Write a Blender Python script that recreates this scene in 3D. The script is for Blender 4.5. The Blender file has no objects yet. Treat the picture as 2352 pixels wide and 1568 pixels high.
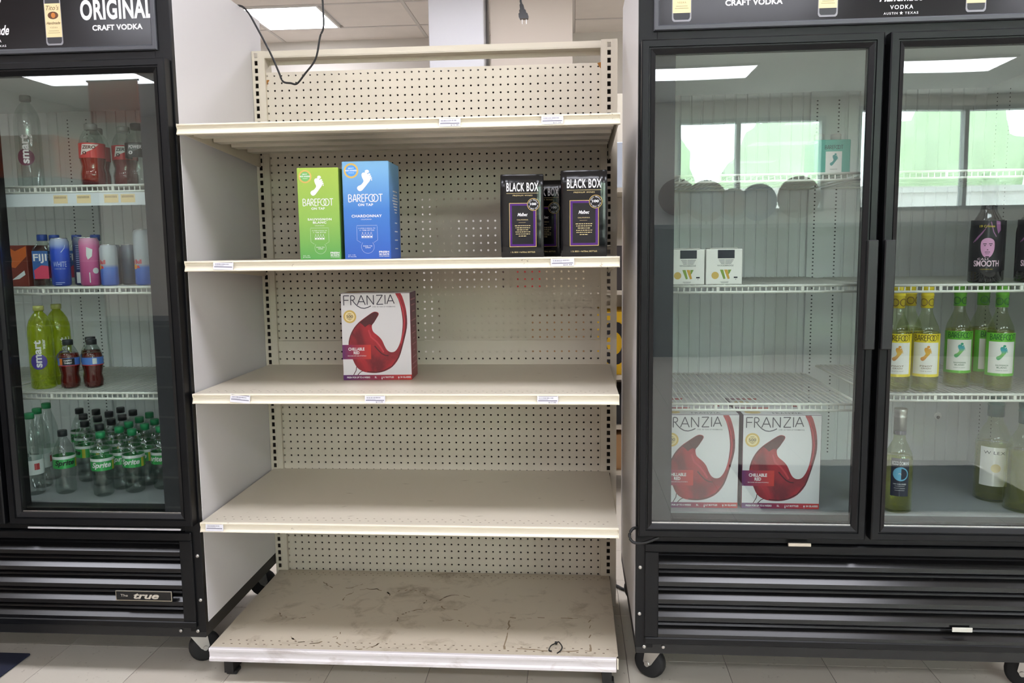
import bpy, bmesh, math, random
from mathutils import Matrix, Vector
random.seed(7)
S = 0.0254                      # the scene is laid out in inches, floor at z = 0
sc = bpy.context.scene
COL = sc.collection

# ------------------------------------------------------------------ camera
cam = bpy.data.cameras.new('camera')
cam.sensor_width = 36.0
cam.lens = 1830.0 / 2352.0 * 36.0
cam.clip_start = 0.05
cam.clip_end = 200
camo = bpy.data.objects.new('camera', cam)
COL.objects.link(camo)
YAW, PIT, ROL = 0.07686, -0.11613, 0.01247
Rm = Matrix.Rotation(YAW, 3, 'Z') @ Matrix.Rotation(PIT, 3, 'X') @ Matrix.Rotation(ROL, 3, 'Y')
R3 = Rm @ Matrix(((1, 0, 0), (0, 0, -1), (0, 1, 0)))
camo.matrix_world = Matrix.Translation(Vector((41.537, -109.504, 50.695)) * S) @ R3.to_4x4()
sc.camera = camo

# ------------------------------------------------------------------ world, exposure
SKY = 26.0
LAMP = 18.0
wd = bpy.data.worlds.new('sky')
sc.world = wd
wd.use_nodes = True
wn = wd.node_tree.nodes
bg = wn['Background']
bg.inputs[0].default_value = (0.86, 0.94, 1.0, 1)
bg.inputs[1].default_value = SKY
sc.view_settings.view_transform = 'Standard'
sc.view_settings.look = 'None'
sc.view_settings.gamma = 1.0
sc.view_settings.use_curve_mapping = False
sc.view_settings.exposure = 0.0
sc.cycles.transparent_max_bounces = 28
sc.cycles.use_adaptive_sampling = True
sc.cycles.adaptive_threshold = 0.02
sc.cycles.max_bounces = 7
sc.cycles.diffuse_bounces = 4
sc.cycles.glossy_bounces = 3
sc.cycles.caustics_reflective = False
sc.cycles.caustics_refractive = False

# ------------------------------------------------------------------ materials
MATS = {}


def srgb(c):
    if isinstance(c, str):
        c = tuple(int(c[i:i + 2], 16) / 255 for i in (0, 2, 4))
    return tuple(((x + 0.055) / 1.055) ** 2.4 if x > 0.04045 else x / 12.92 for x in c[:3]) + (1,)


def base_mat(name):
    m = bpy.data.materials.new(name)
    m.use_nodes = True
    MATS[name] = m
    nt = m.node_tree
    return m, nt, nt.nodes['Principled BSDF']


def M(name, col=None, rough=0.5, metal=0.0, coat=0.0, var=0.0, vs=30.0, bump=0.0, bs=200.0, spec=0.5):
    if name in MATS:
        return MATS[name]
    m, nt, b = base_mat(name)
    c = srgb(col)
    b.inputs['Base Color'].default_value = c
    b.inputs['Roughness'].default_value = rough
    b.inputs['Metallic'].default_value = metal
    b.inputs['Coat Weight'].default_value = coat
    b.inputs['Coat Roughness'].default_value = 0.12
    b.inputs['Specular IOR Level'].default_value = spec
    tc = nt.nodes.new('ShaderNodeTexCoord')
    if var > 0:
        n = nt.nodes.new('ShaderNodeTexNoise')
        n.inputs['Scale'].default_value = vs
        n.inputs['Detail'].default_value = 4
        nt.links.new(tc.outputs['Object'], n.inputs['Vector'])
        r = nt.nodes.new('ShaderNodeValToRGB')
        r.color_ramp.elements[0].position = 0.3
        r.color_ramp.elements[1].position = 0.7
        r.color_ramp.elements[0].color = tuple(max(0, x * (1 - var)) for x in c[:3]) + (1,)
        r.color_ramp.elements[1].color = tuple(min(1, x * (1 + var)) for x in c[:3]) + (1,)
        nt.links.new(n.outputs['Fac'], r.inputs[0])
        nt.links.new(r.outputs[0], b.inputs['Base Color'])
    if bump > 0:
        n2 = nt.nodes.new('ShaderNodeTexNoise')
        n2.inputs['Scale'].default_value = bs
        nt.links.new(tc.outputs['Object'], n2.inputs['Vector'])
        bp = nt.nodes.new('ShaderNodeBump')
        bp.inputs['Strength'].default_value = bump
        bp.inputs['Distance'].default_value = 0.002
        nt.links.new(n2.outputs['Fac'], bp.inputs['Height'])
        nt.links.new(bp.outputs[0], b.inputs['Normal'])
    return m


def grad(name, axis, lo, hi, stops, rough=0.4, coat=0.0):
    """printed colour gradient along a local axis (inches)"""
    if name in MATS:
        return MATS[name]
    m, nt, b = base_mat(name)
    tc = nt.nodes.new('ShaderNodeTexCoord')
    sx = nt.nodes.new('ShaderNodeSeparateXYZ')
    nt.links.new(tc.outputs['Object'], sx.inputs[0])
    mr = nt.nodes.new('ShaderNodeMapRange')
    mr.inputs['From Min'].default_value = lo * S
    mr.inputs['From Max'].default_value = hi * S
    nt.links.new(sx.outputs[axis], mr.inputs['Value'])
    r = nt.nodes.new('ShaderNodeValToRGB')
    el = r.color_ramp.elements
    while len(el) < len(stops):
        el.new(0.5)
    for e, (p, c) in zip(el, stops):
        e.position = p
        e.color = srgb(c)
    nt.links.new(mr.outputs[0], r.inputs[0])
    nt.links.new(r.outputs[0], b.inputs['Base Color'])
    b.inputs['Roughness'].default_value = rough
    b.inputs['Coat Weight'].default_value = coat
    return m


def dirty(name, col, dirt, rough=0.4, scale=25.0, lo=0.56, hi=0.72, fine=True, amount=0.8, stretch=(1, 1, 1)):
    """painted sheet metal with scattered stains and chips"""
    if name in MATS:
        return MATS[name]
    m, nt, b = base_mat(name)
    tc = nt.nodes.new('ShaderNodeTexCoord')
    mp = nt.nodes.new('ShaderNodeMapping')
    mp.inputs['Scale'].default_value = stretch
    nt.links.new(tc.outputs['Object'], mp.inputs[0])
    n = nt.nodes.new('ShaderNodeTexNoise')
    n.inputs['Scale'].default_value = scale
    n.inputs['Detail'].default_value = 8
    n.inputs['Roughness'].default_value = 0.65
    n.inputs['Distortion'].default_value = 0.6
    nt.links.new(mp.outputs[0], n.inputs['Vector'])
    n2 = nt.nodes.new('ShaderNodeTexNoise')
    n2.inputs['Scale'].default_value = scale * 0.18
    n2.inputs['Detail'].default_value = 3
    nt.links.new(mp.outputs[0], n2.inputs['Vector'])
    mu = nt.nodes.new('ShaderNodeMath')
    mu.operation = 'MULTIPLY_ADD'
    mu.inputs[1].default_value = 0.35
    nt.links.new(n2.outputs['Fac'], mu.inputs[0])
    ad = nt.nodes.new('ShaderNodeMath')
    ad.operation = 'MULTIPLY'
    ad.inputs[1].default_value = 0.75
    nt.links.new(n.outputs['Fac'], ad.inputs[0])
    nt.links.new(ad.outputs[0], mu.inputs[2])
    r = nt.nodes.new('ShaderNodeValToRGB')
    r.color_ramp.elements[0].position = lo
    r.color_ramp.elements[1].position = hi
    r.color_ramp.elements[0].color = (0, 0, 0, 1)
    r.color_ramp.elements[1].color = (amount, amount, amount, 1)
    nt.links.new(mu.outputs[0], r.inputs[0])
    mx = nt.nodes.new('ShaderNodeMixRGB')
    mx.inputs[1].default_value = srgb(col)
    mx.inputs[2].default_value = srgb(dirt)
    nt.links.new(r.outputs[0], mx.inputs[0])
    nt.links.new(mx.outputs[0], b.inputs['Base Color'])
    b.inputs['Roughness'].default_value = rough
    return m


def clear(name, tint, f0=0.04, rough=0.02, body=None, bodyw=0.0, wavy=0.0):
    """thin clear plastic or glass: tinted see-through plus a Fresnel mirror (same from both sides)"""
    if name in MATS:
        return MATS[name]
    m = bpy.data.materials.new(name)
    m.use_nodes = True
    MATS[name] = m
    nt = m.node_tree
    nt.nodes.clear()
    out = nt.nodes.new('ShaderNodeOutputMaterial')
    tr = nt.nodes.new('ShaderNodeBsdfTransparent')
    tr.inputs[0].default_value = srgb(tint)
    gl = nt.nodes.new('ShaderNodeBsdfGlossy')
    gl.inputs['Roughness'].default_value = rough
    gl.inputs[0].default_value = (1, 1, 1, 1)
    if wavy:
        tc = nt.nodes.new('ShaderNodeTexCoord')
        nz = nt.nodes.new('ShaderNodeTexNoise')
        nz.inputs['Scale'].default_value = 2.2
        nz.inputs['Detail'].default_value = 0.5
        nt.links.new(tc.outputs['Object'], nz.inputs['Vector'])
        bp = nt.nodes.new('ShaderNodeBump')
        bp.inputs['Strength'].default_value = 1.0
        bp.inputs['Distance'].default_value = wavy
        nt.links.new(nz.outputs['Fac'], bp.inputs['Height'])
        nt.links.new(bp.outputs[0], gl.inputs['Normal'])
    lw = nt.nodes.new('ShaderNodeLayerWeight')
    lw.inputs[0].default_value = 0.5
    pw = nt.nodes.new('ShaderNodeMath')
    pw.operation = 'POWER'
    pw.inputs[1].default_value = 5
    nt.links.new(lw.outputs['Facing'], pw.inputs[0])
    ma = nt.nodes.new('ShaderNodeMath')
    ma.operation = 'MULTIPLY_ADD'
    ma.inputs[1].default_value = 1 - f0
    ma.inputs[2].default_value = f0
    nt.links.new(pw.outputs[0], ma.inputs[0])
    mx = nt.nodes.new('ShaderNodeMixShader')
    nt.links.new(ma.outputs[0], mx.inputs[0])
    first = tr
    if body:
        df = nt.nodes.new('ShaderNodeBsdfDiffuse')
        df.inputs[0].default_value = srgb(body)
        mb = nt.nodes.new('ShaderNodeMixShader')
        mb.inputs[0].default_value = bodyw
        nt.links.new(tr.outputs[0], mb.inputs[1])
        nt.links.new(df.outputs[0], mb.inputs[2])
        first = mb
    nt.links.new(first.outputs[0], mx.inputs[1])
    nt.links.new(gl.outputs[0], mx.inputs[2])
    nt.links.new(mx.outputs[0], out.inputs[0])
    return m


def emit(name, col, strength):
    if name in MATS:
        return MATS[name]
    m = bpy.data.materials.new(name)
    m.use_nodes = True
    MATS[name] = m
    nt = m.node_tree
    nt.nodes.clear()
    out = nt.nodes.new('ShaderNodeOutputMaterial')
    e = nt.nodes.new('ShaderNodeEmission')
    e.inputs[0].default_value = srgb(col)
    e.inputs[1].default_value = strength
    nt.links.new(e.outputs[0], out.inputs[0])
    return m


def gridmat(name, col, line, cw, ch, gap, rough=0.5, off=(0, 0), mott=0.05):
    """tile pattern carried on by the material where the tiles are too far to tell apart"""
    m, nt, b = base_mat(name)
    tc = nt.nodes.new('ShaderNodeTexCoord')
    mp = nt.nodes.new('ShaderNodeMapping')
    mp.inputs['Location'].default_value = (-off[0] * S, -off[1] * S, 0)
    nt.links.new(tc.outputs['Object'], mp.inputs[0])
    br = nt.nodes.new('ShaderNodeTexBrick')
    br.offset = 0.0
    br.inputs['Scale'].default_value = 1.0
    br.inputs['Mortar Size'].default_value = gap * S
    br.inputs['Mortar Smooth'].default_value = 0.1
    br.inputs['Brick Width'].default_value = cw * S
    br.inputs['Row Height'].default_value = ch * S
    c = srgb(col)
    br.inputs['Color1'].default_value = c
    br.inputs['Color2'].default_value = tuple(x * (1 - mott) for x in c[:3]) + (1,)
    br.inputs['Mortar'].default_value = srgb(line)
    nt.links.new(mp.outputs[0], br.inputs[0])
    nt.links.new(br.outputs[0], b.inputs['Base Color'])
    b.inputs['Roughness'].default_value = rough
    return m


beige = dirty('shelf_paint', 'cfc6b5', '8a7358', rough=0.38, scale=18, lo=0.72, hi=0.80, amount=0.5)
beige_lip = dirty('lip_paint', 'e2d9c6', '6e5a44', rough=0.4, scale=60, lo=0.70, hi=0.74, amount=0.8)
peg = M('pegboard_paint', 'cdc4b3', 0.55, var=0.03, vs=6)
upr = dirty('upright_paint', 'cfc6b4', '8a7355', rough=0.45, scale=30, lo=0.72, hi=0.80, amount=0.6, stretch=(1, 1, 0.3))
deckm = dirty('deck_paint', 'bfb4a1', '6a563e', rough=0.42, scale=14, lo=0.60, hi=0.74, amount=0.5)
alum = dirty('aluminium_lip', 'd4cfd0', '8a7a6c', rough=0.35, scale=22, lo=0.58, hi=0.72, amount=0.5, stretch=(0.3, 1, 1))
dark = M('dark_metal', '1b1a1a', 0.5)
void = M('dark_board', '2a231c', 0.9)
white_side = M('fridge_side_enamel', 'c9c6c7', 0.32, var=0.02, vs=3)
blk = M('black_enamel', '0c0d0f', 0.34, var=0.2, vs=9, spec=0.28)
blk_gloss = M('black_gloss', '0c0c0e', 0.16)
blk_lv = M('black_louver', '0a0a0b', 0.22, var=0.2, vs=14)
rubber = M('rubber', '19191a', 0.75)
zinc = M('zinc_steel', 'b9b7b2', 0.35, metal=0.9)
steel = M('bright_steel', 'd8d8d8', 0.25, metal=1.0)
liner = M('liner_enamel', 'dfe1e1', 0.42)
wire = M('wire_enamel', 'dcdcd4', 0.4)
doorglass = clear('door_glass', 'f3f7f5', f0=0.055, rough=0.0, wavy=0.0011)
winglass = clear('window_glass', 'f4f8f6', f0=0.05, rough=0.0)
paper = M('tag_paper', 'dddbe2', 0.6)
inkgrey = M('tag_ink', '6b6678', 0.6)
ink = M('black_ink', '1d1b22', 0.6)
whiteink = M('white_ink', 'dedcde', 0.5)
goldink = M('gold_ink', 'c9a95a', 0.4)
paleGold = M('pale_gold_ink', 'dcc78c', 0.4)
cord = M('black_cord', '151515', 0.5)


# ------------------------------------------------------------------ geometry helpers
TXT = {}


def text2d(s, bold=0.0, shear=0.0, space=1.0):
    k = (s, bold, shear, space)
    if k in TXT:
        return TXT[k]
    cu = bpy.data.curves.new('lettering_curve', 'FONT')
    cu.body = s
    cu.size = 1.0
    cu.shear = shear
    cu.offset = bold
    cu.space_character = space
    cu.resolution_u = 5
    cu.fill_mode = 'BOTH'
    o = bpy.data.objects.new('lettering_tmp', cu)
    me = bpy.data.meshes.new_from_object(o)
    vs = [(v.co.x, v.co.y) for v in me.vertices]
    fs = [tuple(p.vertices) for p in me.polygons]
    bpy.data.objects.remove(o)
    bpy.data.meshes.remove(me)
    bpy.data.curves.remove(cu)
    xs = [a for a, _ in vs] or [0, 1]
    ys = [b for _, b in vs] or [0, 1]
    x0, x1, y0, y1 = min(xs), max(xs), min(ys), max(ys)
    vs = [((a - x0) / max(x1 - x0, 1e-6), (b - y0) / max(y1 - y0, 1e-6)) for a, b in vs]
    TXT[k] = (vs, fs)
    return TXT[k]


def smooth2d(pts, n=4):
    """closed smooth outline through the points"""
    out = []
    m = len(pts)
    for i in range(m):
        p0, p1, p2, p3 = pts[i - 1], pts[i], pts[(i + 1) % m], pts[(i + 2) % m]
        for k in range(n):
            t = k / n
            out.append(tuple(0.5 * (2 * p1[c] + (p2[c] - p0[c]) * t + (2 * p0[c] - 5 * p1[c] + 4 * p2[c] - p3[c]) * t * t + (3 * p1[c] - p0[c] - 3 * p2[c] + p3[c]) * t ** 3) for c in (0, 1)))
    return out


class MB:
    def __init__(self):
        self.v = []
        self.f = []
        self.sm = []

    def add(self, vs, fs, smooth=False):
        o = len(self.v)
        self.v.extend([tuple(p) for p in vs])
        for f in fs:
            self.f.append(tuple(i + o for i in f))
            self.sm.append(smooth)
        return self

    def box(self, a, b):
        x0, x1 = sorted((a[0], b[0]))
        y0, y1 = sorted((a[1], b[1]))
        z0, z1 = sorted((a[2], b[2]))
        vs = [(x0, y0, z0), (x1, y0, z0), (x1, y1, z0), (x0, y1, z0), (x0, y0, z1), (x1, y0, z1), (x1, y1, z1), (x0, y1, z1)]
        return self.add(vs, [(0, 3, 2, 1), (4, 5, 6, 7), (0, 1, 5, 4), (1, 2, 6, 5), (2, 3, 7, 6), (3, 0, 4, 7)])

    def cbox(self, a, b, c=0.05, seg=1):
        x0, x1 = sorted((a[0], b[0]))
        y0, y1 = sorted((a[1], b[1]))
        z0, z1 = sorted((a[2], b[2]))
        bm = bmesh.new()
        bmesh.ops.create_cube(bm, size=1.0)
        for v in bm.verts:
            v.co = Vector(((x0 + x1) / 2 + v.co.x * (x1 - x0), (y0 + y1) / 2 + v.co.y * (y1 - y0), (z0 + z1) / 2 + v.co.z * (z1 - z0)))
        c = min(c, 0.45 * min(x1 - x0, y1 - y0, z1 - z0))
        bmesh.ops.bevel(bm, geom=bm.edges[:], offset=c, segments=seg, affect='EDGES', profile=0.5)
        bm.verts.index_update()
        vs = [tuple(v.co) for v in bm.verts]
        fs = [tuple(v.index for v in f.verts) for f in bm.faces]
        bm.free()
        return self.add(vs, fs)

    def prism(self, poly, axis, a, b):
        """poly in the two other axes, extruded along axis from a to b"""
        def mk(p, t):
            q = list(p)
            q.insert(axis, t)
            return tuple(q)
        n = len(poly)
        vs = [mk(p, a) for p in poly] + [mk(p, b) for p in poly]
        fs = [tuple(range(n)), tuple(range(2 * n - 1, n - 1, -1))] + [(i, (i + 1) % n, n + (i + 1) % n, n + i) for i in range(n)]
        return self.add(vs, fs)

    def lathe(self, prof, n=24, cx=0, cy=0, cz=0, smooth=True, sq=0.0):
        vs = []
        for r, z in prof:
            for i in range(n):
                t = 2 * math.pi * i / n
                k = 1.0
                if sq:
                    k = (abs(math.cos(t)) ** (2 + sq) + abs(math.sin(t)) ** (2 + sq)) ** (-1 / (2 + sq))
                vs.append((cx + r * k * math.sin(t), cy - r * k * math.cos(t), cz + z))
        fs = []
        for j in range(len(prof) - 1):
            for i in range(n):
                fs.append((j * n + i, j * n + (i + 1) % n, (j + 1) * n + (i + 1) % n, (j + 1) * n + i))
        self.add(vs, fs, smooth)
        if prof[0][0] > 1e-4:
            self.f.append(tuple(len(self.v) - len(vs) + i for i in range(n))[::-1])
            self.sm.append(False)
        if prof[-1][0] > 1e-4:
            self.f.append(tuple(len(self.v) - n + i for i in range(n)))
            self.sm.append(False)
        return self

    def tube(self, pts, r=0.1, n=8, smooth=True):
        P = [Vector(p) for p in pts]
        vs = []
        up = Vector((0, 0, 1))
        for i, p in enumerate(P):
            d = (P[min(i + 1, len(P) - 1)] - P[max(i - 1, 0)]).normalized()
            u = up if abs(d.dot(up)) < 0.9 else Vector((0, 1, 0))
            a = d.cross(u).normalized()
            c = a.cross(d).normalized()
            for k in range(n):
                t = 2 * math.pi * k / n
                vs.append(p + a * (r * math.cos(t)) + c * (r * math.sin(t)))
        fs = []
        for j in range(len(P) - 1):
            for k in range(n):
                fs.append((j * n + k, j * n + (k + 1) % n, (j + 1) * n + (k + 1) % n, (j + 1) * n + k))
        fs.append(tuple(range(n))[::-1])
        fs.append(tuple((len(P) - 1) * n + k for k in range(n)))
        return self.add(vs, fs, smooth)

    def flat(self, pts, y):
        return self.add([(x, y, z) for x, z in pts], [tuple(range(len(pts)))])

    def rect(self, x0, z0, x1, z1, y):
        return self.flat([(x0, z0), (x1, z0), (x1, z1), (x0, z1)], y)

    def disc(self, x, z, r, y, n=28, rz=None, r0=0.0):
        rz = rz or r
        if r0 <= 0:
            return self.flat([(x + r * math.cos(2 * math.pi * i / n), z + rz * math.sin(2 * math.pi * i / n)) for i in range(n)], y)
        vs = []
        for i in range(n):
            c, s_ = math.cos(2 * math.pi * i / n), math.sin(2 * math.pi * i / n)
            vs += [(x + r * c, y, z + rz * s_), (x + r0 * c, y, z + r0 * rz / r * s_)]
        return self.add(vs, [(2 * i, 2 * ((i + 1) % n), 2 * ((i + 1) % n) + 1, 2 * i + 1) for i in range(n)])

    def text(self, s, x0, z0, x1, z1, y, bold=0.0, shear=0.0, space=1.0):
        vs, fs = text2d(s, bold, shear, space)
        return self.add([(x0 + a * (x1 - x0), y, z0 + b * (z1 - z0)) for a, b in vs], fs)

    def ribbon(self, pts, w, y, closed=False):
        n = len(pts)
        vs = []
        for i in range(n):
            if closed:
                p, q = pts[(i - 1) % n], pts[(i + 1) % n]
            else:
                p, q = pts[max(i - 1, 0)], pts[min(i + 1, n - 1)]
            dx, dz = q[0] - p[0], q[1] - p[1]
            L = math.hypot(dx, dz) or 1
            nx, nz = -dz / L * w / 2, dx / L * w / 2
            vs += [(pts[i][0] + nx, y, pts[i][1] + nz), (pts[i][0] - nx, y, pts[i][1] - nz)]
        m = n if closed else n - 1
        return self.add(vs, [(2 * i, 2 * ((i + 1) % n), 2 * ((i + 1) % n) + 1, 2 * i + 1) for i in range(m)])

    def warp(self, fn):
        self.v = [fn(p) for p in self.v]
        return self

    def wrap(self, R, step=0.22):
        """flat print (x along the label, y = lift off) cut into narrow strips and bent round an upright cylinder facing -y"""
        bm = bmesh.new()
        vv = [bm.verts.new(p) for p in self.v]
        for f in self.f:
            try:
                bm.faces.new([vv[i] for i in f])
            except ValueError:
                pass
        xs = [p[0] for p in self.v]
        x = math.floor(min(xs) / step) * step + step
        while x < max(xs) - 1e-4:
            bmesh.ops.bisect_plane(bm, geom=bm.verts[:] + bm.edges[:] + bm.faces[:], plane_co=(x, 0, 0), plane_no=(1, 0, 0))
            x += step
        bm.verts.index_update()
        self.v = [tuple(v.co) for v in bm.verts]
        self.f = [tuple(v.index for v in f.verts) for f in bm.faces]
        self.sm = [True] * len(self.f)
        bm.free()
        def fn(p):
            a = p[0] / R
            r = R + p[1]
            return (r * math.sin(a), -r * math.cos(a), p[2])
        return self.warp(fn)

    def build(self, name, mat, parent=None, loc=None, kind=None, solid=0.0):
        me = bpy.data.meshes.new(name)
        me.from_pydata([(x * S, y * S, z * S) for x, y, z in self.v], [], self.f)
        me.polygons.foreach_set('use_smooth', self.sm)
        me.materials.append(mat)
        me.update()
        o = bpy.data.objects.new(name, me)
        COL.objects.link(o)
        if parent:
            o.parent = parent
        if loc:
            o.location = Vector(loc) * S
        if kind:
            o['kind'] = kind
        return o


def tag(o, label, cat, group=None):
    o['label'] = label
    o['category'] = cat
    if group:
        o['group'] = group
    return o


def thing(name, label, cat, loc, rot=0.0, group=None):
    o = bpy.data.objects.new(name, None)
    COL.objects.link(o)
    o.empty_display_size = 0.05
    o.location = Vector(loc) * S
    o.rotation_euler = (0, 0, math.radians(rot))
    return tag(o, label, cat, group)


def dup(root, loc, rot=0.0, label=None, group=None):
    def cp(o, par):
        c = o.copy()
        COL.objects.link(c)
        c.parent = par
        for ch in o.children:
            cp(ch, c)
        return c
    c = cp(root, None)
    c.location = Vector(loc) * S
    c.rotation_euler = (0, 0, math.radians(rot))
    if label:
        c['label'] = label
    if group:
        c['group'] = group
    return c


def structure(o):
    o['kind'] = 'structure'
    return o


def subdiv_strip(x0, x1, z0, z1, y, n=16):
    """a rectangle cut into strips so that it can be wrapped round a bottle"""
    vs = []
    for i in range(n + 1):
        x = x0 + (x1 - x0) * i / n
        vs += [(x, y, z0), (x, y, z1)]
    return vs, [(2 * i, 2 * i + 2, 2 * i + 3, 2 * i + 1) for i in range(n)]


def strip(mb, x0, x1, z0, z1, y, n=16):
    vs, fs = subdiv_strip(x0, x1, z0, z1, y, n)
    return mb.add(vs, fs)


# ================================================================== the room
floor_mat = gridmat('vinyl_tile_far', 'cfc7bb', '6d655b', 12, 12, 0.06, rough=0.35, off=(0, -3.5))
tile_mats = []
for i, c in enumerate(('cdc4b6', 'c9c0b2', 'd0c8ba')):
    tile_mats.append(dirty('vinyl_tile_%d' % i, c, '7c6e5c', rough=0.33, scale=46 + 9 * i, lo=0.655, hi=0.73, amount=0.65))
floor = structure(MB().box((-204, -346, -1), (288, 166, -0.06)).build('floor', floor_mat))
tile_me = []
for m in tile_mats:
    o = MB().cbox((0.03, 0.03, -0.06), (11.97, 11.97, 0.0), 0.02).build('tile', m, floor)
    tile_me.append(o)
k = 0
for ix in range(-5, 9):
    for iy in range(-3, 4):
        o = tile_me[k] if k < 3 else tile_me[(ix * 5 + iy * 3) % 3].copy()
        if k >= 3:
            COL.objects.link(o)
        o.location = (ix * 12 * S, (iy * 12 - 3.5) * S, 0)
        k += 1

wallm = M('wall_paint', 'ded8d0', 0.7, var=0.02, vs=2)
wallw = M('wall_white', 'bcbabc', 0.6)
walltan = M('wall_shade_tan', 'b9ada0', 0.7)
structure(MB().box((-204, 160, 0), (288, 166, 122)).build('wall_back', wallm))
structure(MB().box((-204, -346, 0), (-198, 160, 122)).build('wall_left', wallm))
structure(MB().box((282, -346, 0), (288, 160, 122)).build('wall_right', wallm))
structure(MB().cbox((5, 100, 0), (19.2, 114, 121), 0.2).build('column', wallw))
structure(MB().box((20.5, 104, 0), (41.7, 110, 121)).build('wall_partition', walltan))

# street side wall with two shop windows
WY0, WY1 = -346, -340
wins = [(92, 163, 66, 112), (178, 276, 66, 116)]
wf = MB()
wf.box((-198, WY0, 0), (282, WY1, 66))
wf.box((-198, WY0, 66), (92, WY1, 122))
wf.box((92, WY0, 112), (163, WY1, 122))
wf.box((163, WY0, 66), (178, WY1, 122))
wf.box((178, WY0, 116), (276, WY1, 122))
wf.box((276, WY0, 66), (282, WY1, 122))
structure(wf.build('wall_front', wallm))
framem = M('window_frame_metal', '8d8f92', 0.4, metal=0.3)
for i, (a, b, z0, z1) in enumerate(wins):
    fr = MB()
    fr.box((a, WY0 + 1, z0), (a + 2, WY1, z1)).box((b - 2, WY0 + 1, z0), (b, WY1, z1))
    fr.box((a + 2, WY0 + 1, z0), (b - 2, WY1, z0 + 2)).box((a + 2, WY0 + 1, z1 - 2), (b - 2, WY1, z1))
    mid = a + (b - a) * (0.42 if i == 0 else 0.5)
    fr.box((mid - 1, WY0 + 1, z0 + 2), (mid + 1, WY1, z1 - 2))
    w = structure(fr.build('window_%d' % (i + 1), framem))
    MB().box((a + 2, -343.2, z0 + 2), (mid - 1, -343.0, z1 - 2)).build('pane', winglass, w)
    MB().box((mid + 1, -343.2, z0 + 2), (b - 2, -343.0, z1 - 2)).build('pane', winglass, w)

# outside the windows
structure(MB().box((-500, -1200, -3), (800, -346.5, -1)).build('ground', M('concrete_ground', 'b8b6b0', 0.9, var=0.1, vs=3)))
hedge_mats = [M('leaf_green_a', 'cfe0c0', 0.7, var=0.3, vs=1.6), M('leaf_green_b', 'c4dab4', 0.7, var=0.3, vs=1.9)]
for j, (hx, hy, hr, hz) in enumerate([(-70, -740, 66, 150), (90, -760, 70, 165), (250, -740, 70, 150), (410, -770, 70, 170), (570, -750, 70, 150), (730, -760, 66, 160)]):
    bm = bmesh.new()
    bmesh.ops.create_icosphere(bm, subdivisions=4, radius=1.0)
    rr = random.Random(j)
    for v in bm.verts:
        d = v.co.normalized()
        kx = 1 + 0.12 * math.sin(9 * d.x + j) * math.cos(8 * d.z + 2 * j) + rr.uniform(-0.07, 0.07)
        v.co = Vector((d.x * hr * kx, d.y * hr * 0.6 * kx, max(d.z * hz * kx * 0.62 + hz * 0.55, 0)))
    mb = MB()
    bm.verts.index_update()
    mb.add([tuple(v.co) for v in bm.verts], [tuple(v.index for v in f.verts) for f in bm.faces], True)
    bm.free()
    t = thing('roadside_tree', 'leafy green tree across the street, ' + ['furthest from the shop windows', 'beside the first shop window', 'between the two shop windows', 'behind the second shop window', 'past the second shop window', 'at the far end of the row'][j], 'tree', (hx, hy, -1), group='trees outside the shop window')
    mb.build('crown', hedge_mats[j % 2], t)
    MB().lathe([(6, 0), (5, hz * 0.3)], 10).build('trunk', M('bark', '5a4a3a', 0.9), t)

t = thing('low_building', 'pale low building across the street beyond the shop window', 'building', (300, -620, -1))
MB().box((-300, -10, 0), (300, 10, 92)).build('wall', M('pale_render', 'e6e4e0', 0.8), t)
MB().box((-306, -14, 92), (306, 14, 97)).build('roof', M('pale_roof', 'cfcdc8', 0.8), t)

# ceiling
ceil_m = gridmat('ceiling_tile_far', 'e0dcd8', 'e6e2de', 24, 24, 0.5, rough=0.85, off=(-6, 1))
ceiling = structure(MB().box((-204, -346, 120.6), (288, 166, 123)).build('ceiling', ceil_m))
ct = M('ceiling_tile', 'ece4dc', 0.9, var=0.02, vs=8)
ct2 = MB().cbox((0.45, 0.45, 120.0), (47.55, 23.55, 120.55), 0.15)
first = None
for ix in range(-3, 3):
    for iy in range(0, 5):
        x, y = -6 + 48 * ix, 25 + 24 * iy + 24
        if ix == -1 and iy == 3:
            MB().cbox((24.45, 0.45, 120.0), (47.55, 23.55, 120.55), 0.15).build('ceiling_tile', ct, ceiling, loc=(x, y, 0))
            continue
        if first is None:
            first = ct2.build('ceiling_tile', ct, ceiling, loc=(x, y, 0))
        else:
            o = first.copy()
            COL.objects.link(o)
            o.location = (x * S, y * S, 0)
tee = MB()
for ix in range(-3, 4):
    tee.box((-6 + 48 * ix - 0.45, 49, 119.9), (-6 + 48 * ix + 0.45, 160, 120.6))
for iy in range(0, 5):
    tee.box((-150, 49 + 24 * iy - 0.45, 119.88), (138, 49 + 24 * iy + 0.45, 120.58))
tee.build('ceiling_grid', M('grid_white', 'd6d0ca', 0.6), ceiling)

lampm = emit('lamp_diffuser', 'f4f5ff', LAMP)
lamp_frame = M('lamp_frame_white', 'e8e6e2', 0.5)


def troffer(x0, y0, x1, y1, label):
    cx, cy = (x0 + x1) / 2, (y0 + y1) / 2
    t = thing('ceiling_light', label, 'ceiling light', (cx, cy, 120.6), group='fluorescent ceiling panels')
    a, b = (x1 - x0) / 2 - 0.5, (y1 - y0) / 2 - 0.5
    f = MB()
    f.box((-a, -b, -0.9), (a, -b + 0.7, -0.02)).box((-a, b - 0.7, -0.9), (a, b, -0.02))
    f.box((-a, -b + 0.7, -0.9), (-a + 0.7, b - 0.7, -0.02)).box((a - 0.7, -b + 0.7, -0.9), (a, b - 0.7, -0.02))
    f.build('frame', lamp_frame, t)
    MB().box((-a + 0.7, -b + 0.7, -0.75), (a - 0.7, b - 0.7, -0.55)).build('diffuser', lampm, t)


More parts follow.
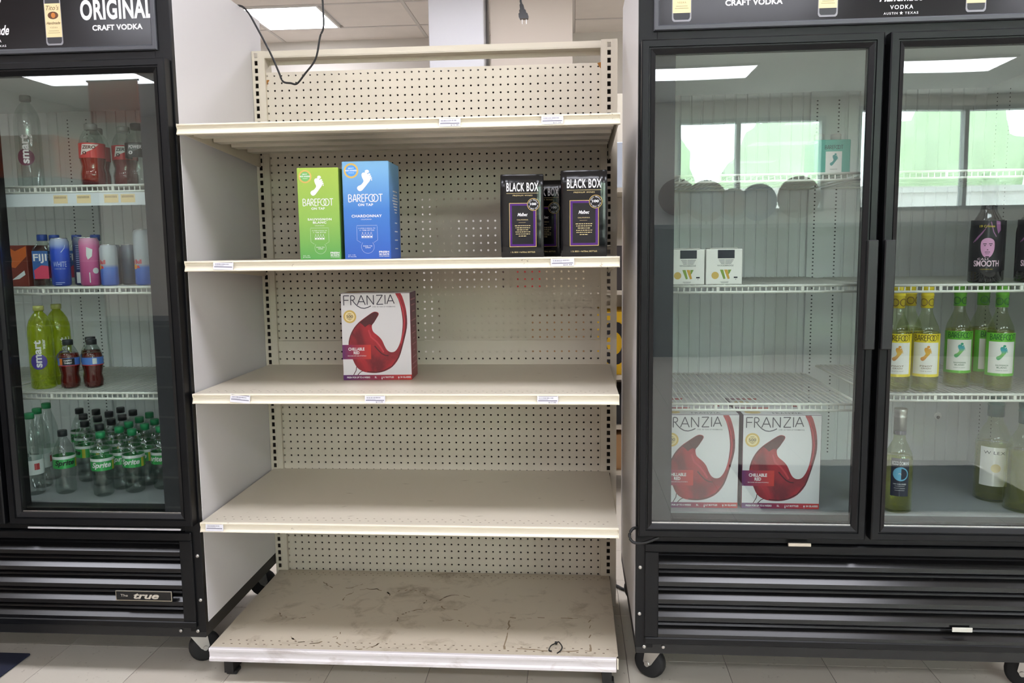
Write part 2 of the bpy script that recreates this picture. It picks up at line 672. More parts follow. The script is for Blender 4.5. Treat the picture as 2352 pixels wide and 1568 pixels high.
troffer(-54, 121, -30, 145, 'lit square ceiling panel seen above the empty shelving')
troffer(-174, -263, -126, -239, 'lit ceiling panel by the side wall, mirrored atop the soda cooler door')
for ry in (-71, -191, -287, 49):  # the row behind the shelving is added to brighten back wall and column
    for rx, side in ((-102, 'the soda cooler end'), (-6, 'the middle'), (66, 'the wine cooler end'), (162, 'the far window end')):
        troffer(rx, ry, rx + 48, ry + 24, 'lit ceiling panel at %s, %s' % (side, {-71: 'first row out from the coolers', -191: 'second row out from the coolers', -287: 'row beside the shop window', 49: 'row added behind the shelving to brighten the back'}[ry]))

# mat on the floor in front of the coolers and one further out (it shows in the door glass)
matm = dirty('mat_navy', '1d2136', '6d6a66', rough=0.9, scale=60, lo=0.66, hi=0.74, amount=0.5)
o = MB().cbox((-62, -49, 0.0), (-27.5, -18.2, 0.3), 0.1).build('floor_mat', matm)
tag(o, 'dark navy floor mat in front of the dark cooler with soda bottles', 'mat')
o = MB().cbox((78, -124, 0.0), (133, -92, 0.3), 0.1).build('floor_mat', matm)
tag(o, 'dark navy floor mat out in the aisle facing the wine cooler', 'mat')

# things by the shop window that show as reflections in the cooler doors
brownm = M('disc_brown', '6d5140', 0.6)
bluem = M('disc_blue', '27406e', 0.5)
greym = M('disc_grey', '7b7f82', 0.6)
for j, (x, z, m, r) in enumerate([(92, 74, brownm, 9), (106, 72, brownm, 10), (119, 70, greym, 8), (131, 71, bluem, 9), (150, 73, brownm, 10)]):
    t = thing('round_window_sign', ['brown round sign at the edge of the shop window', 'large brown round sign standing in the shop window', 'small grey round sign in the shop window',
                                    'blue-ringed round sign in the shop window', 'brown round sign beside the window post'][j], 'sign', (x, -336, z - r), group='round signs in the shop window')
    d = MB()
    d.lathe([(r, -0.4), (r, 0.4)], 32)
    d.warp(lambda p, r=r: (p[0], p[2], p[1] + r))
    d.build('disc', m, t)
    d2 = MB()
    d2.lathe([(r * 0.7, -0.5), (r * 0.7, 0.5)], 32)
    d2.warp(lambda p, r=r: (p[0], p[2], p[1] + r))
    d2.build('centre', greym if j in (1, 3) else brownm, t)
    MB().box((-0.4, -0.3, -(z - r - 60)), (0.4, 0.3, 0.3)).build('post', dark, t)
t = thing('dark_counter_unit', 'long dark counter-like unit added below the shop window for a dark door reflection', 'counter', (160, -325, 0))  # dark unit added to give the door glass a dark lower reflection
MB().box((-95, -12, 0), (95, 12, 58)).build('body', M('counter_dark', '3c3f42', 0.5), t)
MB().cbox((-97, -14, 58), (97, 14, 60), 0.3).build('worktop', M('counter_top', '5d6164', 0.35), t)
orangem = M('carton_orange', 'b4532c', 0.5, var=0.15, vs=5)
t = thing('display_stack', 'stack of dark drink cartons topped with an orange one in the aisle', 'carton stack', (-123, -174, 0))
for zz in range(0, 7):
    MB().cbox((-14, -10, zz * 12.2), (14, 10, zz * 12.2 + 12), 0.2).build('carton', orangem if zz == 6 else M('carton_charcoal', '35312e', 0.6), t)
t = thing('hanging_banner', 'orange-red banner hanging over the aisle', 'banner', (-96, -174, 90))
MB().box((-8, -0.2, 0), (8, 0.2, 12)).build('cloth', M('banner_red', 'c2512f', 0.6), t)
MB().tube([(-8.5, 0, 12.2), (8.5, 0, 12.2)], 0.3).build('rod', dark, t)
MB().tube([(0, 0, 12.3), (0, 0, 29.9)], 0.06).build('hanging_wire', dark, t)

t = thing('added_wire_rack', 'low dark wire display rack added in the aisle to darken the soda cooler door reflection', 'display rack', (-72, -90, 0))  # rack added so the soda cooler door mirrors something dark
MB().box((-40, -6, 0), (40, 6, 38)).build('body', M('rack_dark', '24221f', 0.7), t)
for zz in range(0, 40, 6):
    MB().tube([(-40.2, 6.3, zz + 1), (40.2, 6.3, zz + 1)], 0.2, 6).build('rail', M('rack_wire', '6a6660', 0.5), t)
for xx in range(-40, 41, 10):
    MB().tube([(xx, 6.35, 0), (xx, 6.35, 39)], 0.2, 6).build('upright_wire', M('rack_wire', '6a6660', 0.5), t)

# a shelving row behind the empty unit, glimpsed past its edge and through the peg holes
bt = thing('stock_shelving', 'beige stock shelving glimpsed behind the empty unit', 'shelving', (42, 62, 0))
bsz = [4.5, 14.2, 24.6, 42.0, 62.5]
for z in bsz:
    MB().box((-32, -9, z - 0.9), (32, 9, z)).build('shelf', beige, bt)
for x in (-31.5, 31.5):
    MB().box((x - 0.5, 7, 0), (x + 0.5, 9, 84)).build('post', upr, bt)
MB().box((-31, 9, 3), (31, 9.3, 84)).build('back_panel', peg, bt)
card = M('cardboard', 'a9825a', 0.8, var=0.08, vs=6)
yel = M('carton_yellow', 'e2b414', 0.5)
stock = [  # x, shelf, width, height, material, name, label
    (43, 0, 12, 8.0, card, 'cardboard_box', 'brown cardboard box low on the stock shelf behind'),
    (56, 0, 12, 7.5, card, 'cardboard_box', 'second brown cardboard box low on the stock shelf behind'),
    (52, 1, 11, 6.5, M('carton_black', '202024', 0.5), 'black_carton', 'black carton on the stock shelf behind, beside the gap'),
    (52, 2, 12, 13.0, yel, 'yellow_carton', 'yellow carton with black lettering seen through the gap'),
    (38, 2, 12, 12.0, card, 'cardboard_box', 'cardboard box behind the pegboard next to the yellow carton'),
    (22, 3, 9, 15, M('carton_white', 'f0eeea', 0.5), 'white_carton', 'white carton seen as dots through the peg holes'),
    (32, 3, 6, 15, M('carton_red', 'b8322c', 0.5), 'red_carton', 'red carton seen as dots through the peg holes'),
    (40, 3, 8, 14, M('carton_cream', 'd9c8a8', 0.6), 'cream_carton', 'cream carton seen as dots through the peg holes'),
    (53, 3, 8, 9, M('carton_dark', '3a3434', 0.6), 'dark_carton', 'dark carton on the stock shelf behind, past the edge of the unit'),
    (52, 4, 9, 9, M('carton_pale_blue', 'c8d2e0', 0.5), 'pale_carton', 'pale carton high on the stock shelf behind'),
]
for x, s, w, h, m, n, lb in stock:
    o = MB().cbox((-w / 2, -8, 0), (w / 2, 6, h), 0.12).build(n, m, loc=(x, 62, bsz[s]))
    tag(o, lb, 'carton')
    if n == 'yellow_carton':
        MB().text('OP', -w / 2 + 1, 2, w / 2 - 1, 11, -8.03, bold=0.05).build('lettering', ink, o)
# ================================================================== the empty shelving unit
G = thing('gondola_shelving', 'empty beige metal shelving unit with pegboard back between two coolers', 'shelving', (0, 0, 0))


def pegpanel(z1, z0, rows, x0=-0.45, x1=45.45):
    """sheet with punched round holes one inch apart; rows = list of hole heights"""
    mb = MB()
    T = 0.12
    zs = [z1] + [(rows[i] + rows[i + 1]) / 2 for i in range(len(rows) - 1)] + [z0]
    xs = [x0] + [c + 0.5 for c in range(45)] + [x1]
    n = 8
    R = 0.14
    for i, zr in enumerate(rows):
        za, zb = zs[i + 1], zs[i]
        for c in range(46):
            a, b = xs[c], xs[c + 1]
            outer = [(a, za), ((a + b) / 2, za), (b, za), (b, zr), (b, zb), ((a + b) / 2, zb), (a, zb), (a, zr)]
            ang = [-135, -90, -45, 0, 45, 90, 135, 180]
            inner = [(c + R * math.cos(math.radians(t)), zr + R * math.sin(math.radians(t))) for t in ang]
            vs = [(p[0], 0, p[1]) for p in outer] + [(p[0], 0, p[1]) for p in inner] + [(p[0], T, p[1]) for p in inner]
            fs = [(j, (j + 1) % n, n + (j + 1) % n, n + j) for j in range(n)] + [(n + j, n + (j + 1) % n, 2 * n + (j + 1) % n, 2 * n + j) for j in range(n)]
            mb.add(vs, fs)
    return mb


H = 74.5
pegpanel(H + 0.45, H - 8.5, [H - r for r in range(0, 9)]).build('back_panel', peg, G)
pegpanel(H - 8.52, H - 36.4, [H - r for r in range(9, 37)]).build('back_panel', peg, G)
pp = pegpanel(H - 37.2, H - 59.5, [H - r for r in range(38, 60)])
pp.box((-0.45, -0.08, H - 37.2), (45.45, 0.0, H - 36.42))
pp.build('back_panel', peg, G)
pegpanel(H - 59.52, H - 70.5, [H - r for r in range(60, 71)]).build('back_panel', peg, G)
# sheets of the far side of the unit: they close off most holes
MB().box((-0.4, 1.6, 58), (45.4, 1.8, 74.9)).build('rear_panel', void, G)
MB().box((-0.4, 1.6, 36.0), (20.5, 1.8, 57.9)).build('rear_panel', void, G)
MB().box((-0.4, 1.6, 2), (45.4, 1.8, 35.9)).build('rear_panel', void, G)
MB().box((-0.1, -0.5, 76.85), (45.3, -0.35, 77.65)).box((-0.1, -0.5, 76.75), (45.3, 1.5, 76.88)).box((-0.1, 1.35, 76.2), (45.3, 1.5, 76.88)).build('top_rail', upr, G)


rust = M('rust', '9a6a34', 0.9)
MB().flat(smooth2d([(44.9, 74.9), (45.45, 74.95), (45.45, 74.2), (45.2, 74.35), (45.05, 74.6)]), -0.012).build('rust_mark', rust, G)
MB().flat(smooth2d([(-0.4, 73.9), (0.3, 73.95), (0.0, 73.5), (-0.1, 73.0), (-0.2, 73.6)]), -0.012).build('rust_mark', rust, G)


def upright(x0, x1, sx0, sx1, ztop, back):
    mb = MB()
    y = -0.5
    zs0, n = 1.2, 75
    mb.box((x0, y, 0), (sx0, y + 0.12, ztop)).box((sx1, y, 0), (x1, y + 0.12, ztop))
    for i in range(77):
        zc = 1.12 + i
        a, b = zc - 0.31, zc + 0.31
        mb.box((sx0, y, b), (sx1, y + 0.12, min(b + 0.38, ztop)))
    mb.box((sx0, y, 0), (sx1, y + 0.12, 0.81))
    mb.box((x0, y + 0.12, 0), (x0 + 0.12, 2.0, ztop)).box((x1 - 0.12, y + 0.12, 0), (x1, 2.0, ztop))
    if back:
        mb.box((x0 + 0.12, 1.88, 0), (x1 - 0.12, 2.0, ztop))
    # rolled ribs beside the slots
    mb.box((sx0 - 0.2, y - 0.05, 0), (sx0 - 0.1, y, ztop)).box((sx1 + 0.1, y - 0.05, 0), (sx1 + 0.2, y, ztop))
    u = mb.build('upright', upr, G)
    return u


u1 = upright(-1.86, -0.1, -1.5, -1.06, 77.7, True)
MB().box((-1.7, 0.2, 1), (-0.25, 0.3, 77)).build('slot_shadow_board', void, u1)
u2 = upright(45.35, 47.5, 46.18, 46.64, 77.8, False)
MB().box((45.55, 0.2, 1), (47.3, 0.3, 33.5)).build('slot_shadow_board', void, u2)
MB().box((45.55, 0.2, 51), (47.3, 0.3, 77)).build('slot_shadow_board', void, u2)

SH = [64.64, 49.72, 34.75, 19.65]
XL, XR = -1.5, 46.5


def lip_profile(y, z):
    return [(y + 0.35, z), (y + 0.02, z + 0.02), (y - 0.1, z - 0.06), (y - 0.1, z - 0.16), (y + 0.12, z - 0.26), (y + 0.16, z - 0.5), (y + 0.1, z - 0.84),
            (y - 0.12, z - 1.02), (y - 0.12, z - 1.1), (y, z - 1.15), (y + 0.4, z - 1.15), (y + 0.4, z - 1.08), (y + 0.24, z - 1.0), (y + 0.26, z - 0.15), (y + 0.4, z - 0.1)]


def perforation(y0s, z, n=46, w=0.2, d=0.1):
    mb = MB()
    for q, y in enumerate(y0s):
        for i in range(n):
            x = XL + 1.3 + i * 1.0 + (0.5 if q % 2 else 0)
            if x < XR - 0.6:
                mb.add([(x, y, z), (x + w, y, z), (x + w, y + d, z), (x, y + d, z)], [(0, 1, 2, 3)])
    return mb


perfm = M('perforation_dark', '6a5a46', 0.8)
yf = -23.3
for i, z in enumerate(SH):
    s = MB().box((XL, yf + 0.3, z - 0.1), (XR, -0.35, z)).box((XL, yf + 0.4, z - 0.9), (XL + 0.08, -0.4, z - 0.1)).box((XR - 0.08, yf + 0.4, z - 0.9), (XR, -0.4, z - 0.1)).build('shelf', beige, G)
    MB().prism(lip_profile(yf, z), 0, XL, XR).build('lip', beige_lip, s)
    for x in (XL - 0.06, XR):
        MB().prism([(yf + 0.3, z - 0.05), (yf - 0.12, z + 0.03), (yf - 0.14, z - 0.2), (yf + 0.02, z - 0.6), (yf - 0.2, z - 1.1), (yf + 0.1, z - 1.2), (yf + 0.4, z - 1.1)], 0, x, x + 0.06).build('lip_end', beige_lip, s)
        bx = x + (0.14 if x < 0 else -0.2)
        MB().prism([(yf + 1.0, z - 0.12), (-0.45, z - 0.12), (-0.45, z - 2.4), (-1.6, z - 2.4), (-8, z - 1.9), (yf + 1.0, z - 1.0)], 0, bx, bx + 0.12).build('bracket', beige, s)
    for y in (-19.5, -14.5, -9.5, -4.5):
        MB().prism([(y - 1.2, z - 0.1), (y - 1.05, z - 0.95), (y + 1.05, z - 0.95), (y + 1.2, z - 0.1)], 0, XL + 0.5, XR - 0.5).build('stiffener', beige, s)
    if i >= 2:
        perforation([yf + 1.2, yf + 2.0], z + 0.012).build('perforation', perfm, s, kind='stuff')
    if i >= 2:
        mk = MB()
        rr = random.Random(i)
        for q in range(9 if i == 2 else 14):
            x, y, a, L = rr.uniform(3, 44), rr.uniform(-21, -4), rr.uniform(-0.5, 0.6), rr.uniform(0.4, 1.6)
            dx, dy = L / 2 * math.cos(a), L / 2 * math.sin(a)
            mk.add([(x - dx, y - dy, z + 0.014), (x, y - 0.05, z + 0.014), (x + dx, y + dy, z + 0.014), (x, y + 0.06, z + 0.014)], [(0, 1, 2, 3)])
        mk.build('scuff_mark', M('scuff', '8d7f6c', 0.8), s, kind='stuff')
# base deck
DZ = 4.45
dk = MB().box((-1.3, -23.4, DZ - 0.12), (46.55, -0.35, DZ)).build('base_deck', deckm, G)
MB().prism([(-23.2, DZ + 0.02), (-23.55, DZ + 0.02), (-23.62, DZ - 0.1), (-23.62, DZ - 0.35), (-23.5, DZ - 0.42), (-23.5, DZ - 1.05), (-23.66, DZ - 1.25), (-23.66, DZ - 1.55), (-23.3, DZ - 1.6)], 0, -1.3, 46.3).build('kick_strip', alum, dk)
MB().box((46.4, -23.5, DZ - 1.3), (46.55, -23.0, DZ)).build('end_flange', beige_lip, dk)
perforation([-22.4, -21.5], DZ + 0.012, w=0.24, d=0.13).build('perforation', M('perforation_deck', '54432f', 0.8), dk, kind='stuff')
perforation([-2.0, -1.3], DZ + 0.012, w=0.2, d=0.12).build('perforation', perfm, dk, kind='stuff')
ring = MB()


def outline(mb, pts, w, z, rr):
    """broken dirty outline left by a bottle or box"""
    n = len(pts)
    for i in range(n):
        if rr.random() < 0.35:
            continue
        (x0, y0), (x1, y1) = pts[i], pts[(i + 1) % n]
        ww = w * rr.uniform(0.4, 1.3)
        dx, dy = x1 - x0, y1 - y0
        L = math.hypot(dx, dy) or 1
        nx, ny = -dy / L * ww / 2, dx / L * ww / 2
        mb.add([(x0 + nx, y0 + ny, z), (x0 - nx, y0 - ny, z), (x1 - nx, y1 - ny, z), (x1 + nx, y1 + ny, z)], [(0, 1, 2, 3)])


rr = random.Random(3)
for cx, cy, r, a0, a1 in [(14, -9.5, 3.1, 20, 200), (19, -9.5, 3.0, -20, 120), (10, -18.5, 3.2, 180, 360), (9.5, -3.5, 3.0, 190, 340), (26, -10, 2.2, 0, 300), (6, -13, 2.6, 200, 330), (22, -15, 2.6, 90, 200), (16, -20, 3.0, 150, 330), (26.5, -17, 2.0, 10, 130)]:
    n = 22
    pts = []
    for i in range(n):
        t = math.radians(a0 + (a1 - a0) * i / (n - 1))
        q = r * (1 + rr.uniform(-0.07, 0.07))
        pts.append((cx + q * math.cos(t), cy + q * math.sin(t)))
    for i in range(n - 1):
        if rr.random() < 0.4:
            continue
        outline(ring, [pts[i], pts[i + 1]], 0.16, DZ + 0.014, rr)
x0, x1, y0, y1 = 33.5, 43.5, -22, -14
pts = [(x0 + (x1 - x0) * i / 14 + rr.uniform(-.15, .15), y1 + rr.uniform(-.2, .2)) for i in range(15)] + [(x1 + rr.uniform(-.2, .2), y1 - (y1 - y0) * i / 10) for i in range(1, 11)] + \
      [(x1 - (x1 - x0) * i / 14, y0 + rr.uniform(-.2, .2)) for i in range(1, 15)] + [(x0 + rr.uniform(-.2, .2), y0 + (y1 - y0) * i / 10) for i in range(1, 10)]
outline(ring, pts, 0.2, DZ + 0.014, rr)
ring.build('stain_outline', M('stain_brown', '8b7b64', 0.9), dk, kind='stuff')
for x in (0.0, 45.3):
    f = MB().box((x - 0.5, -21.6, 0.35), (x + 0.6, -0.3, DZ - 0.12)).build('base_bracket', dark, G)
    MB().cbox((x - 0.4, -21.4, 0.0), (x + 0.9, -20.0, 0.5), 0.1).build('foot', dark, f)


# ------------------------------------------------------------------ price tags in the lips
def price_tag(x, i, price, label, tilt=0.0, w=2.3, dz=0.0):
    z = SH[i] - 0.98 + dz
    t = thing('price_tag', label, 'price tag', (x, yf - 0.13, z), group='paper price tags on the shelf lips')
    t.rotation_euler = (math.radians(-4), math.radians(tilt), 0)
    MB().box((-w / 2, -0.02, 0), (w / 2, 0, 0.92)).build('card', paper, t)
    p = MB()
    p.rect(-w / 2 + 0.15, 0.80, w / 2 - 0.1, 0.88, -0.024).rect(-w / 2 + 0.12, 0.28, w / 2 - 0.12, 0.37, -0.024)
    r = random.Random(int(x * 10))
    bx = -w / 2 + 0.22
    while bx < w / 2 - 0.5:
        ww = r.choice((0.03, 0.05, 0.07))
        p.rect(bx, 0.55, bx + ww, 0.68, -0.024)
        bx += ww + 0.045
    p.rect(-w / 2 + 0.2, 0.44, -w / 2 + 1.2, 0.47, -0.024)
    p.build('printing', inkgrey, t)
    if price:
        MB().text(price, 0.1, 0.05, w / 2 - 0.25, 0.21, -0.024, bold=0.01, space=1.15).build('price_lettering', ink, t)
    return t


price_tag(28.57, 0, '$15.24', 'price tag nearest the middle of the topmost shelf lip')
price_tag(39.45, 0, '$17.50', 'price tag toward the wine cooler end of the topmost shelf lip')
price_tag(2.87, 1, '', 'price tag at the far left of the lip below the green and blue wine boxes', tilt=2)
price_tag(40.45, 1, '$20.49', 'price tag on the lip right under the black wine boxes', tilt=-1, w=2.5)
price_tag(3.97, 2, '', 'crooked price tag at the left end of the lip under the red wine box shelf', tilt=5)
price_tag(19.5, 2, '$17.99', 'price tag below the white and red wine box', dz=-0.02)
price_tag(38.75, 2, '$17.99', 'price tag toward the right end of the lip under the red wine box shelf', dz=-0.03)
price_tag(0.15, 3, '', 'price tag at the left corner of the lowest shelf lip above the stained deck', w=2.1)

# ------------------------------------------------------------------ loose cords, zip tie
def smooth_path(pts, n=6):
    out = []
    P = [Vector(p) for p in pts]
    for i in range(len(P) - 1):
        p0, p1, p2, p3 = P[max(i - 1, 0)], P[i], P[i + 1], P[min(i + 2, len(P) - 1)]
        for k in range(n):
            t = k / n
            out.append(0.5 * ((2 * p1) + (p2 - p0) * t + (2 * p0 - 5 * p1 + 4 * p2 - p3) * t * t + (3 * p1 - p0 - 3 * p2 + p3) * t ** 3))
    out.append(P[-1])
    return [tuple(p) for p in out]


cp = [(-4.5, -3.0, 82.8), (-1.92, -3.6, 82.75), (-0.79, -4, 81.94), (-0.08, -4, 80.82), (2.05, -4, 76.64), (3.1, -4, 74.12), (3.63, -4, 72.88), (4.67, -4, 72.63), (5.49, -4, 72.55), (6.6, -4, 73.74), (8.13, -4, 75.63),
      (8.83, -4, 78.35), (9.35, -4, 79.7), (9.36, -4, 82.95), (9.3, -4, 95), (9.3, -4, 119.9)]
o = MB().tube(smooth_path(cp), 0.13, 8).build('hanging_power_lead', cord)
tag(o, 'black power cord looping down from the ceiling over the left end of the shelving', 'cord')
t = thing('power_plug', 'black two-prong plug dangling on a cord above the shelving', 'plug', (35.6, -8, 78.6))
MB().tube([(-0.3, 0, 2.0), (-0.25, 0, 12), (-0.2, 0, 41.3)], 0.13).build('cable', cord, t)
pb = MB()
pb.prism([(-0.5, 0.0), (0.5, 0.0), (0.6, 0.2), (0.55, 0.6), (0.42, 0.7), (0.4, 1.0), (0.28, 1.1), (0.24, 1.6), (0.14, 1.75), (0.1, 2.3), (-0.1, 2.3), (-0.14, 1.75), (-0.24, 1.6), (-0.28, 1.1), (-0.4, 1.0), (-0.42, 0.7), (-0.55, 0.6), (-0.6, 0.2)], 1, -0.32, 0.32)
pb.warp(lambda p: (p[0] * 1.0 - p[2] * 0.18 + 0.1, p[1], p[2]))
pb.build('plug_body', blk_gloss, t)
for x in (-0.12, 0.38):
    MB().box((x - 0.03, -0.12, -0.6), (x + 0.03, 0.12, 0.02)).build('prong', steel, t)
zt = smooth_path([(-0.45, -0.75, 0.12), (-0.75, -0.55, 0.1), (-0.55, -0.1, 0.4), (-0.1, 0.75, 0.25), (0.05, 1.0, 0.15), (0.35, 0.7, 0.5), (0.75, -0.1, 0.35), (0.6, -0.55, 0.12), (0.2, -1.1, 0.07)])
t = thing('zip_tie', 'bent black zip tie lying on the stained base deck', 'zip tie', (39.4, -21.6, DZ))
MB().tube(zt, 0.075, 6).build('strap', cord, t)
MB().cbox((-0.12, 0.85, 0.06), (0.18, 1.15, 0.36), 0.05).build('head', cord, t)
o = MB().tube(smooth_path([(44, 8, 0.3), (47.7, 6, 0.25), (49.2, 4.5, 0.25), (53, 3.5, 0.25), (60, 6, 0.25)]), 0.22, 8).build('floor_cable', cord)
tag(o, 'black cable lying on the floor behind the gap beside the wine cooler', 'cable')
# ================================================================== glass door coolers
def frame_loop(x0, x1, z0, z1, prof, inv=False):
    """mitred frame: prof is a list of (inset, y) swept round a rectangle"""
    mb = MB()
    vs = []
    for d, y in prof:
        vs += [(x0 + d, y, z0 + d), (x1 - d, y, z0 + d), (x1 - d, y, z1 - d), (x0 + d, y, z1 - d)]
    fs = []
    for j in range(len(prof) - 1):
        for k in range(4):
            fs.append((j * 4 + k, j * 4 + (k + 1) % 4, (j + 1) * 4 + (k + 1) % 4, (j + 1) * 4 + k))
    return mb.add(vs, fs)


signm = M('sign_black', '0e0d11', 0.16, spec=0.4)
bottle_glass_print = M('print_bottle_glass', '8f8d92', 0.4)
bottle_hi_print = M('print_bottle_light', 'c9c6c8', 0.4)
label_print = M('print_label_cream', 'e2cd9e', 0.5)
label_dark = M('print_label_brown', '5a3418', 0.5)
copper = M('print_copper', 'c4762c', 0.5)


def sign_bottle(par, x, y, z, w=1.95):
    h = w / 2
    prof = [(-h, 0.3), (-h + 0.06, 0.12), (-h + 0.2, 0), (h - 0.2, 0), (h - 0.06, 0.12), (h, 0.3), (h * 0.98, 4.6), (h * 0.95, 4.95), (h * 0.85, 5.25), (h * 0.68, 5.55), (h * 0.5, 5.85), (h * 0.4, 6.2), (h * 0.36, 6.6), (h * 0.34, 8.4), (-h * 0.34, 8.4), (-h * 0.36, 6.6), (-h * 0.4, 6.2), (-h * 0.5, 5.85), (-h * 0.68, 5.55), (-h * 0.85, 5.25), (-h * 0.95, 4.95), (-h * 0.98, 4.6)]
    b = MB().flat([(x + a, z + b_) for a, b_ in prof], y - 0.01).build('bottle_print', bottle_glass_print, par)
    ins = [(x + a * 0.86, z + 0.18 + b_ * 0.965) for a, b_ in prof]
    MB().flat(ins, y - 0.015).build('bottle_inside_print', M('print_bottle_dark', '2f2e33', 0.4), par)
    MB().rect(x - h * 0.93, z + 0.85, x + h * 0.93, z + 4.4, y - 0.02).build('label_print', label_print, par)
    MB().disc(x + 0.02, z + 3.15, h * 0.62, y - 0.025, rz=0.4).build('label_oval_print', label_dark, par)
    MB().disc(x + 0.05, z + 3.15, h * 0.25, y - 0.03, rz=0.28).build('label_oval_print', copper, par)
    t = MB()
    t.text("Tito's", x - h * 0.75, z + 3.7, x + h * 0.75, z + 4.2, y - 0.03, shear=0.3)
    t.text('Handmade', x - h * 0.8, z + 2.2, x + h * 0.8, z + 2.5, y - 0.03, shear=0.3, bold=0.01)
    t.text('VODKA', x - h * 0.45, z + 1.78, x + h * 0.45, z + 1.95, y - 0.03, space=1.4)
    t.rect(x - h * 0.6, z + 1.5, x + h * 0.6, z + 1.53, y - 0.03).rect(x - h * 0.7, z + 1.3, x + h * 0.7, z + 1.33, y - 0.03)
    t.build('label_lettering', M('print_label_ink', '6b5437', 0.5), par, kind='stuff')


def star(mb, x, z, r, y):
    pts = []
    for i in range(10):
        q = r if i % 2 == 0 else r * 0.4
        a = math.pi / 2 + i * math.pi / 5
        pts.append((x + q * math.cos(a), z + q * math.sin(a)))
    return mb.flat(pts, y)


def sign_handmade(par, xc, y):
    MB().text("Tito's", xc - 1.6, 78.0, xc + 1.6, 79.9, y, bold=0.02, shear=0.35).build('brand_lettering', whiteink, par)
    MB().text('Handmade', xc - 2.15, 74.7, xc + 2.15, 75.75, y, bold=0.025, shear=0.4).build('slogan_lettering', whiteink, par)
    MB().text('VODKA', xc - 1.1, 73.95, xc + 1.15, 74.35, y, bold=0.02, space=1.25).build('product_lettering', whiteink, par)
    t = MB()
    t.text('AUSTIN', xc - 1.7, 73.45, xc - 0.35, 73.68, y, bold=0.01, space=1.25)
    t.text('TEXAS', xc + 0.35, 73.45, xc + 1.65, 73.68, y, bold=0.01, space=1.25)
    star(t, xc, 73.57, 0.2, y)
    t.build('place_lettering', whiteink, par, kind='stuff')
    r = MB()
    n = 48
    pts = []
    for i in range(n):
        a = 2 * math.pi * i / n
        q = 1.0 if i % 2 else 1.12
        pts.append((xc + q * math.cos(a), 76.95 + q * math.sin(a)))
    r.flat(pts, y + 0.004)
    r.build('seal_print', whiteink, par)
    MB().disc(xc, 76.95, 0.82, y).build('seal_print', M('print_seal_blue', '23246a', 0.5), par)


def sign_original(par, xc, y):
    MB().text('ORIGINAL', xc - 4.1, 75.95, xc + 4.1, 78.1, y, bold=0.035, space=1.06).build('slogan_lettering', whiteink, par)
    MB().text('CRAFT VODKA', xc - 2.85, 74.83, xc + 2.85, 75.43, y, bold=0.04, space=1.04).build('product_lettering', whiteink, par)


def wire_shelf(par, x0, x1, y0, y1, z, ticket=False):
    mb = MB()
    def rod(a, b, r):
        mb.tube([a, b], r, 6)
    rod((x0, y0, z - 0.14), (x1, y0, z - 0.14), 0.15)
    rod((x0, y0 + 0.05, z - 0.82), (x1, y0 + 0.05, z - 0.82), 0.15)
    rod((x0, y1, z - 0.2), (x1, y1, z - 0.2), 0.14)
    rod((x0, y0, z - 0.25), (x0, y1, z - 0.25), 0.12)
    rod((x1, y0, z - 0.25), (x1, y1, z - 0.25), 0.12)
    for fy in (0.33, 0.66):
        rod((x0, y0 + (y1 - y0) * fy, z - 0.25), (x1, y0 + (y1 - y0) * fy, z - 0.25), 0.12)
    n = int((x1 - x0) / 0.62)
    for i in range(1, n):
        x = x0 + (x1 - x0) * i / n
        w = 0.055
        mb.box((x - w, y0, z - 0.11), (x + w, y1, z))
        mb.box((x - w, y0 - 0.04, z - 0.82), (x + w, y0 + 0.06, z - 0.05))
    for fx in (0.3, 0.7):
        x = x0 + (x1 - x0) * fx
        mb.box((x - 0.15, y0 - 0.1, z - 0.75), (x + 0.15, y0 + 0.1, z - 0.15))
    s = mb.build('wire_shelf', wire, par)
    if ticket:
        MB().box((x0, y0 - 0.2, z - 2.4), (x1, y0 - 0.12, z - 0.95)).build('ticket_strip', M('strip_plastic', 'd6dbdf', 0.35), s)
        for x in (-0.8, -4.0, -6.0, -9.3, -12.1):
            xx = x0 + (x1 - x0) * 0.94 + 0 if False else x1 + x - 1.2
            MB().rect(xx - 0.85, z - 2.1, xx + 0.85, z - 1.15, y0 - 0.215).build('shelf_ticket', M('ticket_cream', 'e6cfa2', 0.6), s)
            p = MB()
            for q in range(9):
                p.rect(xx - 0.7 + q * 0.16, z - 1.55, xx - 0.7 + q * 0.16 + 0.08, z - 1.3, y0 - 0.22)
            p.build('ticket_barcode', M('ticket_ink', '8d7a66', 0.6), s)
    return s


